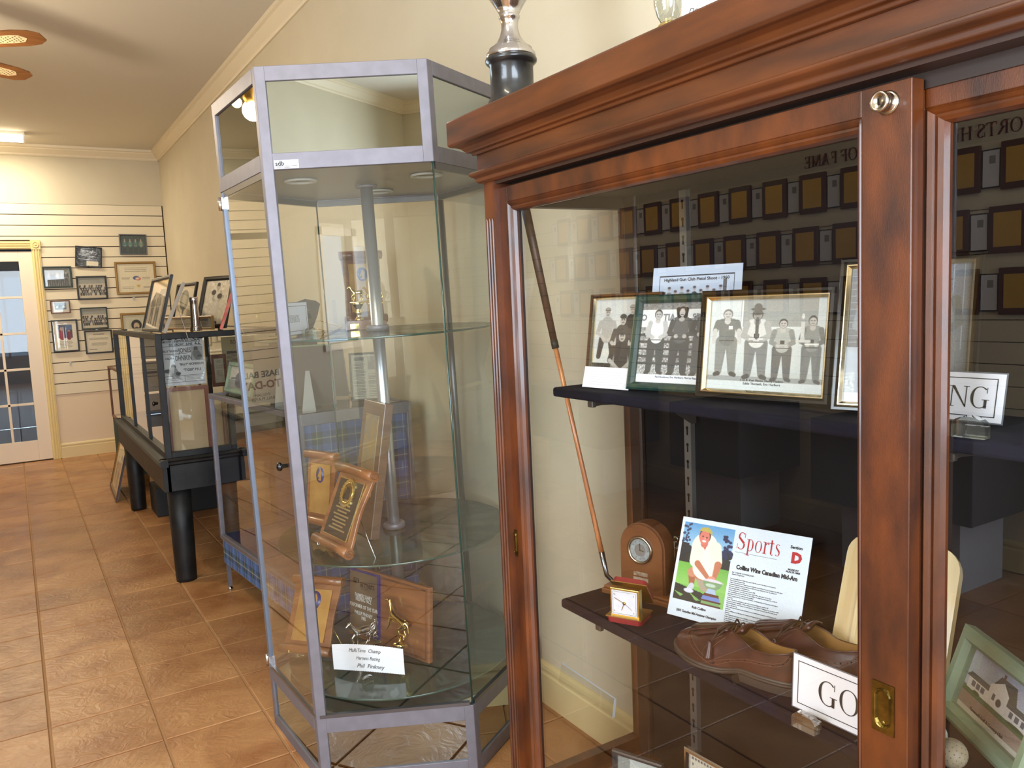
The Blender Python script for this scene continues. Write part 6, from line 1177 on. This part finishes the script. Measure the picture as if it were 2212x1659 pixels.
edge_on('red-edged frame seen edge-on beside the boxer photo', 480, 713, .36, mat('red_frame', (170, 60, 46), .5, col2=(196, 96, 76), scale=20), .16, .27, ZA, 'men', flip=-1)
q = at(424, 715, 2, ZA); fl = MB().lathe([(.030, 0), (.031, .006), (.027, .012), (.029, .017), (.025, .022), (.0235, .030), (.0205, .13), (.020, .150), (.0215, .153), (.0215, .172), (.020, .176), (.018, .176), (.018, .15)], 28).build('silver_flask', M_CHROME, None); fl.location = (q.x, q.y, ZA); tag(fl, 'tall polished silver cylinder cup standing on the black table case', 'trophy')
q = at(296, 714, 2, ZA); bk = MB().box(-.045, .045, -.03, .03, 0, .012).build('booklet', mat('cream_booklet', (206, 190, 160), .6), None); bk.location = (q.x, q.y, ZA); bk.rotation_euler.z = .5; tag(bk, 'cream booklet lying at the left corner of the black table case', 'book')
# inside the table case
Yp = 4.42
def flatsheet(name, lb, cat, px0, py0, px1, py1, Y, cvf, thick=.003, m=M_PAPER, grp=None, lean=.06, z0=None):
    a = at(px0, py1, 1, Y); b = at(px1, py1, 1, Y); t_ = at(px0, py0, 1, Y); w = b.x - a.x; zb = a.z if z0 is None else z0; h = t_.z - zb
    t = thing(name, lb, cat, pose(((a.x + b.x) / 2, Y, zb), 0, lean), grp); MB().box(-w / 2, w / 2, 0, thick, 0, h).build('sheet', m, t); return t, w, h
po, w_, h_ = flatsheet('boxing_poster', 'boxing poster with bold black names inside the end of the table case', 'poster', 354, 726, 447, 836, Yp, None, z0=None)
cv = CV(90, 110, (178, 178, 182)); cv.rect(.70, .24, .98, .52, (130, 130, 132)); cv.ell(.82, .29, .05, .05, (50, 48, 48)); cv.cap(.82, .38, .86, .44, .09, .09, (90, 88, 88)); cv.ell(.90, .44, .05, .03, (36, 34, 34)); cv.ell(.26, .63, .06, .06, (60, 58, 58)); cv.cap(.24, .72, .30, .78, .12, .10, (120, 118, 118)); cv.ell(.12, .70, .07, .04, (40, 38, 38)); cv.ell(.36, .76, .06, .035, (40, 38, 38))
for y in (.21, .365, .56, .80, .93): cv.rect(.03, y, .97 if y != .365 else .6, y + .008, (70, 70, 72))
cv.rect(.5, .81, .51, .92, (60, 60, 60)); cv.lines(.54, .95, .82, .90, 3, (110, 110, 112)); cv.lines(.08, .45, .84, .90, 2, (110, 110, 112)); cv.noise(4); cv.build(w_, h_, po, 'print', 0, 0, -.0006)
Tp = lambda x, z: Matrix.Translation(((x - .5) * w_, -.0011, z * h_))
for s, x, z, sz, sx in (('BOXING', .5, .965, .046, 1.25), ('YARMOUTH EXHIBITION BUILDING', .40, .875, .0155, .72), ('SATURDAY . JUNE', .48, .815, .0165, .85), ('22', .87, .85, .040, .75), ('LEROY "ROCCO"', .22, .69, .0145, .8), ('JONES', .56, .69, .034, .62), ('CALVIN', .19, .545, .0135, .85), ('JOHNIKIN', .50, .54, .037, .52), ('"BILLY" NICKERSON', .69, .415, .0155, .85), ('"TIGER" PYLE', .70, .30, .0175, .85)): text(s, sz, M_INK, po, 'lettering', Tp(x, z), off=.0004, sx=sx)
bd, w_, h_ = flatsheet('backing_board', 'reddish wood frame with a blank cardboard back below the boxing poster', 'frame', 368, 838, 462, 986, 4.395, None, m=mat('cardboard', (178, 154, 122), .8, col2=(166, 142, 110), scale=6), lean=.0, z0=.658)
e = MB(); moulding(e, w_, h_, [(0, 0), (0, -.012), (.018, -.012), (.020, 0)]); e.build('wood_border', mat('faded_red_wood', (120, 72, 58), .5), bd)
f_, w_, h_ = flatsheet('small_frame', 'small brown framed certificate inside the table case beside the poster', 'picture', 460, 766, 494, 836, 4.95, None, m=mat('brown_frame_wood', (98, 56, 40), .5), lean=.05); c = simple_cv('text', 30, 60); c.a *= .75; c.build(w_ * .6, h_ * .75, f_, 'print', 0, h_ * .12, -.001)
f_, w_, h_ = flatsheet('old_poster', 'yellowed second poster farther back inside the table case', 'poster', 488, 728, 560, 850, 5.2, None, m=mat('yellowed_paper', (170, 160, 130), .8), lean=.05); text('BOXING', .035, M_INK, f_, 'lettering', Matrix.Translation((0, -.0008, h_ * .9)), sx=.7); simple_cv('news', 40, 60).build(w_ * .9, h_ * .7, f_, 'print', 0, h_ * .08, -.001)


# ------------------------------------------------------------------ aluminium case with tartan cloth
NB = Vector((.885, 2.985, 0)); FB = Vector((.797, 4.12, 0)); ub = (FB - NB); LB = ub.length; ya = math.atan2(ub.y, ub.x) - PI / 2
MBx = Matrix.Translation(NB) @ Matrix.Rotation(ya, 4, 'Z')
Bc = thing('tartan_showcase', 'aluminium framed glass case with blue tartan cloth, behind the six-sided tower', 'showcase', MBx)
WB = .46
for x in (.012, WB - .012):
    for y in (.012, LB - .012): MB().box(x - .009, x + .009, y - .009, y + .009, .018, .24).build('leg', M_ALU, Bc); MB().lathe([(.013, 0), (.013, .008), (.006, .012), (.006, .022)], 12, Matrix.Translation((x, y, 0))).build('foot', M_CHROME, Bc)
for nm, a in (('skirt', ((0, 0), (0, LB))), ('skirt', ((0, 0), (WB, 0))), ('skirt', ((WB, 0), (WB, LB))), ('skirt', ((0, LB), (WB, LB)))):
    (xa, ya_), (xb, yb_) = a; MB().bar((xa, ya_, .205), (xb, yb_, .205), .006, .13).build('tartan_skirt', M_PLAID, Bc)
glass_box(Bc, 0, WB, 0, LB, .262, .985, .022, M_ALU, glass('tartan_case_glass', (.95, .96, .96), 1.0), None)
MB().box(0, WB, -.014, .013, .940, .985).build('end_rail', M_ALU, Bc, bevel=.002)
MB().box(.010, WB - .012, .006, .012, .285, .942).build('tartan_panel', M_PLAID, Bc); MB().box(.014, WB - .014, .016, LB - .014, .27, .285).build('floor_panel', M_NAVY, Bc)
MB().box(WB - .03, WB - .016, .04, LB - .03, .285, .96).build('rear_panel', mat('grey_back_panel', (160, 156, 160), .8), Bc); MB().box(.26, WB - .04, .10, LB - .06, .285, .60).build('navy_draped_step', M_NAVY, Bc, bevel=.01)
MB().box(.004, WB - .004, .004, LB - .004, .972, .978).build('top_lining', mat('dark_top_lining', (58, 56, 56), .6), Bc)
ZBt = .986
fg = topframe('sage green frame with an old football photo on the near corner of the tartan case', (489, 847), (545, 860), (501, 783), 'football', b=.022, m=M_GREEN, z=ZBt, group='frames on the tartan case')
def bat(x, y): return MBx @ Vector((x, y, ZBt))
for i, (lb, x, y, yw, ln, w, h, m, kd) in enumerate((
    ('sage green frame seen from behind, nearest the pole on the tartan case', .13, .20, 2.75, .36, .20, .26, M_GREEN, 'men'), ('black frame seen from behind beside the pale green one on the tartan case', .10, .46, 2.9, .30, .20, .25, BKF, 'men'),
    ('dark frame seen from behind at the back of the tartan case', .28, .78, 3.1, .30, .22, .28, BKF, 'group'), ('clear edged frame seen from behind in the middle of the tartan case', .31, .42, 2.6, .34, .16, .22, M_ALU, 'cert'))):
    p = bat(x, y); f = frame('picture_frame', lb, pose((p.x, p.y, ZBt + .003), yw, ln), w, h, .02, m, simple_cv(kd), group='frames on the tartan case', inner=mat('brown_board_back', (92, 80, 70), .8)); MB().prism([(-.03, 0), (.03, 0), (.008, h * .6), (-.008, h * .6)], .0, .003, lambda u, v, a, h=h: (u, .003 + a + (h * .6 - v) * .7, v)).build('easel_strut', M_GREY, f)
p = bat(.345, .13); f = frame('picture_frame', 'black frame with newspaper clippings at the right end of the tartan case', pose((p.x, p.y, ZBt + .003), ya - .45, .22), .13, .20, .008, BKF, simple_cv('news'), group='frames on the tartan case')
MB().box(-.01, .01, .003, .06, 0, .01).build('rear_foot', BKF, f)
p = bat(.415, .30); bx = MB().box(-.035, .035, -.06, .06, 0, .095).build('brown_box', mat('brown_card_box', (96, 80, 62), .8), None, bevel=.002); bx.location = p; bx.rotation_euler.z = ya; tag(bx, 'small brown box at the right rear of the tartan case', 'box')

# ------------------------------------------------------------------ green-skirted case, leaning frame, storage box
Gc = thing('green_skirted_case', 'low glass case with brown edges and a dark green cloth skirt near the far wall', 'showcase', (.72, 6.98, 0))
glass_box(Gc, 0, .55, 0, 1.22, .465, .93, .018, mat('reddish_brown_edge', (104, 66, 46), .5), glass('green_case_glass', (.95, .96, .94), .8), None)
for a, b in (((0, 0), (0, 1.22)), ((0, 0), (.55, 0)), ((.55, 0), (.55, 1.22)), ((0, 1.22), (.55, 1.22))): MB().bar((*a, .29), (*b, .29), .008, .35).build('green_skirt', M_TEAL, Gc)
for x in (.03, .52):
    for y in (.03, 1.19): MB().box(x - .018, x + .018, y - .018, y + .018, 0, .465).build('leg', M_WALNUTD, Gc)
MB().box(0, .55, 0, 1.22, .455, .468).build('case_floor', mat('beige_case_floor', (196, 180, 150), .7), Gc)
M_, w_, h_, L_ = fit((241, 1052), (254, 1086), (262, 945), 0, hi=30, off=.004)
lf = frame('picture_frame', 'dark framed picture leaning against the black table leg on the floor', M_, w_, h_, .035, mat('dark_mahogany_frame', (58, 34, 28), .35), simple_cv('stage'), m2=mat('old_gold_frame', (150, 116, 62), .35, .5)); 
bb = MB().box(-.2, .2, -.15, .15, 0, .20).build('storage_box', mat('black_storage_box', (24, 24, 26), .6), None, bevel=.006); bb.location = (.93, 6.05, 0); tag(bb, 'low black box on the floor under the table case', 'box')
yb = thing('yellow_board', 'yellowish wooden board leaning under the far end of the table case', 'board', pose((.90, 6.75, 0), -.3, .12)); MB().box(-.10, .10, 0, .012, 0, .42).build('board', mat('yellow_pine', (196, 150, 84), .5, col2=(176, 128, 66), scale=6), yb)

# ------------------------------------------------------------------ pictures on the far wall
def hang(lb, TL, BR, kind, b, m, roll=0, matw=0, w=70, h=50, m2=None):
    a = at(TL[0], TL[1], 1, YB - .012); c = at(BR[0], BR[1], 1, YB - .012); W_ = c.x - a.x; H_ = a.z - c.z
    f = frame('picture_frame', lb, Matrix.Translation(((a.x + c.x) / 2, YB - .011, (a.z + c.z) / 2)) @ Matrix.Rotation(roll, 4, 'Y') @ Matrix.Translation((0, 0, -H_ / 2)), W_, H_, b, m, simple_cv(kind, w, h), group='framed pictures on the far slat wall', matw=matw, m2=m2); return f
hang('metal-framed photo of four people, highest on the far slat wall', (255.5, 506), (319, 550), 'four', .014, M_ALUD, .02)
hang('crooked black-framed photo with painted-on glare streaks on the far slat wall', (160, 533), (222, 577), 'glare', .010, BKF, .09)
hang('dark green framed photo of standing men, nearest the door frame', (90, 576), (158, 621), 'men', .016, mat('dark_green_frame', (38, 52, 44), .4))
hang('black-framed crowded team photo in the middle of the far slat wall', (163, 597), (234, 646), 'group', .016, BKF)
hang('gold-framed certificate with a blue and red emblem on the far slat wall', (246, 566), (341, 634), 'cert', .022, mat('old_gold_frame', (150, 116, 62), .35, .5), .0, w=90, h=66)
hang('smallest brown-framed photo on the far slat wall', (107, 650), (153, 676), 'hockey', .010, mat('reddish_brown_edge', (104, 66, 46), .5))
hang('dark-framed wide team photo below the crowded team photo', (172, 665), (235, 709), 'group', .012, mat('dark_green_frame', (38, 52, 44), .4))
hang('gold-framed portrait of a dark-haired woman, partly behind the table case', (259, 677), (330, 726), 'lady', .022, mat('old_gold_frame', (150, 116, 62), .35, .5))
hang('black-framed page with a small colour photo, lowest on the far slat wall', (109, 692), (173, 758), 'colour', .014, BKF, .0, w=60, h=64)
hang('black-framed typed certificate beside the table case corner', (181, 715), (246, 761), 'text', .014, BKF)
for px, py, lb in ((289, 645, 'clear plastic hook on the slat wall below the gold-framed certificate'), (152, 785, 'clear plastic hook low on the slat wall beside the door'), (209, 713, 'clear plastic hook above the typed certificate')):
    q = at(px, py, 1, YB - .008); hk = thing('wall_hook', lb, 'hook', (q.x, YB - .007, q.z)); hb = MB().box(-.010, .010, -.004, 0, -.014, .014).build('plate', mat('milky_plastic', (190, 196, 200), .3), hk); MB().tube([(0, -.004, 0), (0, -.022, -.002), (0, -.024, .010)], .003, 6).build('peg', mat('milky_plastic', (190, 196, 200), .3), hk)

# ------------------------------------------------------------------ ceiling fan and strip light
FN = thing('ceiling_fan', 'ceiling fan with oak blades and cane insets, at the upper left', 'fan', (-.30, 4.86, 2.70))
OAKB = mat('oak_fan_blade', (150, 98, 52), .4, col2=(122, 76, 38), scale=6, stretch=(1, 10, 1)); CANE = mat('cane_weave', (232, 206, 160), .7)
MB().lathe([(.10, -.04), (.115, 0), (.115, .06), (.08, .10), (.02, .11), (.015, .24), (.05, .27), (.06, .325), (0, .325)], 28).build('motor_housing', mat('antique_brass_fan', (120, 92, 50), .3, .8), FN)
lk = MB().lathe([(.035, -.16), (.05, -.13), (.05, -.06), (.10, -.04)], 24).build('light_kit', mat('antique_brass_fan', (120, 92, 50), .3, .8), FN)
def blade(a):
    bl = MB(); R0, R1 = .16, .66; out = [(R0, -.045), (R0 + .05, -.058), (.55, -.068), (.62, -.058), (R1, -.030), (R1, .030), (.62, .058), (.55, .068), (R0 + .05, .058), (R0, .045)]
    inn = [(.30, -.026), (.52, -.034), (.56, -.028), (.585, 0), (.56, .028), (.52, .034), (.30, .026), (.29, 0)]
    Mx = Matrix.Rotation(a, 4, 'Z') @ Matrix.Rotation(-.22, 4, 'X'); b = bl.prism(out, -.003, .003, lambda u, v, w: Mx @ Vector((u, v, w))).build('blade', OAKB, FN, bevel=.001, seg=1)
    MB().prism(inn, -.0045, .0045, lambda u, v, w: Mx @ Vector((u, v, w))).build('cane_inset', CANE, b); hl = MB()
    for i in range(17):
        for j in range(4 if i % 2 else 3): hl.lathe([(.0042, 0), (0, .0001)], 6, Mx @ Matrix.Translation((.300 + i * .016, (j - (1.5 if i % 2 else 1)) * .015, -.0047)) @ Matrix.Rotation(PI, 4, 'X'))
    h_ = hl.build('cane_holes', mat('cane_hole', (86, 64, 44), .9), b); h_['kind'] = 'stuff'
    MB().prism([(.09, -.02), (.2, -.04), (.2, .04), (.09, .02)], -.010, -.004, lambda u, v, w: Mx @ Vector((u, v, w))).build('blade_iron', mat('antique_brass_fan', (120, 92, 50), .3, .8), b)
for k in range(5): blade(math.radians(-32.7 + 72 * k))
for k in range(3):
    a = 2 * PI * k / 3 + .3; c = Vector((.085 * math.cos(a), .085 * math.sin(a), -.14)); MB().tube([(.04 * math.cos(a), .04 * math.sin(a), -.10), tuple(c + Vector((0, 0, .03)))], .009, 8).build('lamp_arm', M_BRASS, FN)
    MB().ball(c + Vector((0, 0, -.015)), .030, n=16).build('bulb', mat('warm_lamp_bulb', (255, 214, 140), .5, emit=22), FN)
def fixture(lb, x0, x1, y, power, z=2.955):
    f = thing('strip_light', lb, 'light', ((x0 + x1) / 2, y, z)); hw = (x1 - x0) / 2
    MB().box(-hw, hw, -.06, .06, .045, ZC - z).build('housing', mat('white_enamel', (236, 232, 222), .4), f)
    for s in (-1, 1): MB().box(s * hw - (.012 if s > 0 else 0), s * hw + (0 if s > 0 else .012), -.07, .07, -.005, .05).build('end_cap', mat('white_enamel', (236, 232, 222), .4), f)
    MB().prism([(-.064, .045), (-.064, .012), (-.05, 0), (.05, 0), (.064, .012), (.064, .045)], -hw + .012, hw - .012, lambda u, v, a: (a, u, v)).build('diffuser', mat('lit_diffuser', (255, 238, 200), .5, emit=12), f)
    area('strip_lamp', ((x0 + x1) / 2, y, z - .02), ((x0 + x1) / 2, y, 0), x1 - x0 - .05, .12, power, (1, .90, .72)); return f
fixture('lit fluorescent strip light on the ceiling near the far wall', -.95, .26, 8.55, 31)
fixture('unseen fluorescent strip light added overhead to brighten the near part of the room', -.95, .26, 1.1, 16)  # out-of-view lamp, added because the near walls came out dark
fp = bpy.data.lights.new('fan_lamp', 'POINT'); fp.energy = 42; fp.color = (1, .84, .6); fp.shadow_soft_size = .06; fo = bpy.data.objects.new('fan_lamp', fp); COL.objects.link(fo); fo.location = (-.30, 4.86, 2.50)

# ------------------------------------------------------------------ the wall of plaques across the aisle, which the cabinet glass mirrors
PW_ = mat('plaque_wood', (86, 42, 26), .35, coat=.3); PG = mat('plaque_gold', (224, 176, 72), .4, .3); 
proto = None; pc = None
for r, zt in enumerate((1.985, 1.70, 1.42)):
    for i in range(17):
        y = 1.15 + .262 * i + .05 * (r % 2)
        if proto is None:
            proto = thing('wall_plaque', 'brown wall plaque with gold plate, top row across the aisle, mirrored in cabinet glass', 'plaque', (XL + .014, y, zt - .215), 'plaques on the wall across the aisle')
            MB().box(0, .018, -.085, .085, 0, .215).build('board', PW_, proto, bevel=.004); MB().box(.018, .0195, -.060, .060, .030, .185).build('plate', PG, proto)
            pc = thing('wall_card', 'white framed card, top row between plaques across the aisle, mirrored in cabinet glass', 'card', (XL + .014, y + .131, zt - .20), 'cards on the wall across the aisle')
            MB().box(0, .008, -.042, .042, 0, .175).build('card_frame', BKF, pc); MB().box(.008, .0086, -.037, .037, .006, .169).build('card', M_PAPER, pc); MB().box(.0086, .009, -.02, .008, .11, .145).build('small_photo', M_GREY, pc); continue
        for src, yy, zz in ((proto, y, zt - .215), (pc, y + .131, zt - .20)):
            o = src.copy(); COL.objects.link(o); o.location = (XL + .014, yy, zz); o['label'] = src['label'].replace('top row', ('top row', 'middle row', 'lower row')[r])
            for c in src.children: d = c.copy(); COL.objects.link(d); d.parent = o
wl = bpy.data.objects['wall_left']
for k in range(13):
    z1 = 1.998 - .1025 * k; MB().box(XL, XL + .012, 1.6, YB, z1 - .0985, z1).build('slat', M_SLAT, wl)
MB().box(XL, XL + .004, 1.6, YB, .68, 1.998).build('slat_grooves', M_GROOVE, wl)
hf = thing('hall_lettering', 'dark red serif wall lettering across the aisle, mirrored in the cabinet glass', 'lettering', Matrix.Translation((XL + .004, 3.06, 2.022)) @ Matrix.Rotation(PI / 2, 4, 'Z')); RL = mat('dark_red_letters', (96, 10, 40), .5)
sx_ = .95; wt = sum((GL[c][0] + .04) for c in 'SPORTS HEROES HALL OF FAME') * .062 * sx_
g_ = serif('SPORTS HEROES HALL OF FAME', .062, RL, hf, -wt, 0, y=0, sx=sx_); k_ = g_.modifiers.new('thick', 'SOLIDIFY'); k_.thickness = .006
for i, (x, y, sx, sy, h, m) in enumerate(((-1.52, 3.35, .5, .55, .72, 1), (-1.50, 2.2, .55, .75, .74, 1), (-1.50, 4.7, .5, .9, .72, 1))):
    t = thing('display_plinth', ['grey draped plinth across the aisle, mirrored low in the cabinet glass', 'wider grey draped plinth nearer the front across the aisle', 'long grey draped plinth farther along the aisle'][i], 'plinth', (x, y, 0), 'plinths across the aisle')
    MB().box(-sx / 2, sx / 2, -sy / 2, sy / 2, .34, h).build('draped_top', mat('dark_drape', (70, 68, 70), .9), t, bevel=.005); MB().box(-sx * .32, sx * .32, -sy * .36, sy * .36, 0, .34).build('pedestal', mat('grey_white_plinth', (176, 178, 186), .7), t)
bs = thing('baseball_poster', 'poster reading Base Ball To-Day left of the glazed door, mirrored in the tower door', 'poster', Matrix.Translation((-1.50, YB - .075, .228)) @ Matrix.Rotation(-.06, 4, 'X')); MB().box(-.26, .26, -.004, 0, 0, .42).build('sheet', mat('pale_poster_paper', (224, 214, 192), .7), bs)
text('BASE BALL', .095, M_INK, bs, 'lettering', Matrix.Translation((0, -.005, .34)), off=.003); text('TO-DAY', .12, mat('brown_red_ink', (120, 50, 36), .6), bs, 'lettering', Matrix.Translation((0, -.005, .22)), off=.004); text('WILLIAM\nBALL PLAYER', .046, M_INK, bs, 'lettering', Matrix.Translation((0, -.005, .09)))
dt_ = thing('low_bench', 'low dark bench left of the glazed door, seen only mirrored', 'bench', (-1.33, YB - .25, 0)); MB().box(-.45, .45, -.2, .22, .20, .223).build('tabletop', M_BLACKW, dt_, bevel=.003)
for x in (-.41, .41):
    for y in (-.16, .18): MB().box(x - .02, x + .02, y - .02, y + .02, 0, .20).build('leg', M_BLACKW, dt_)
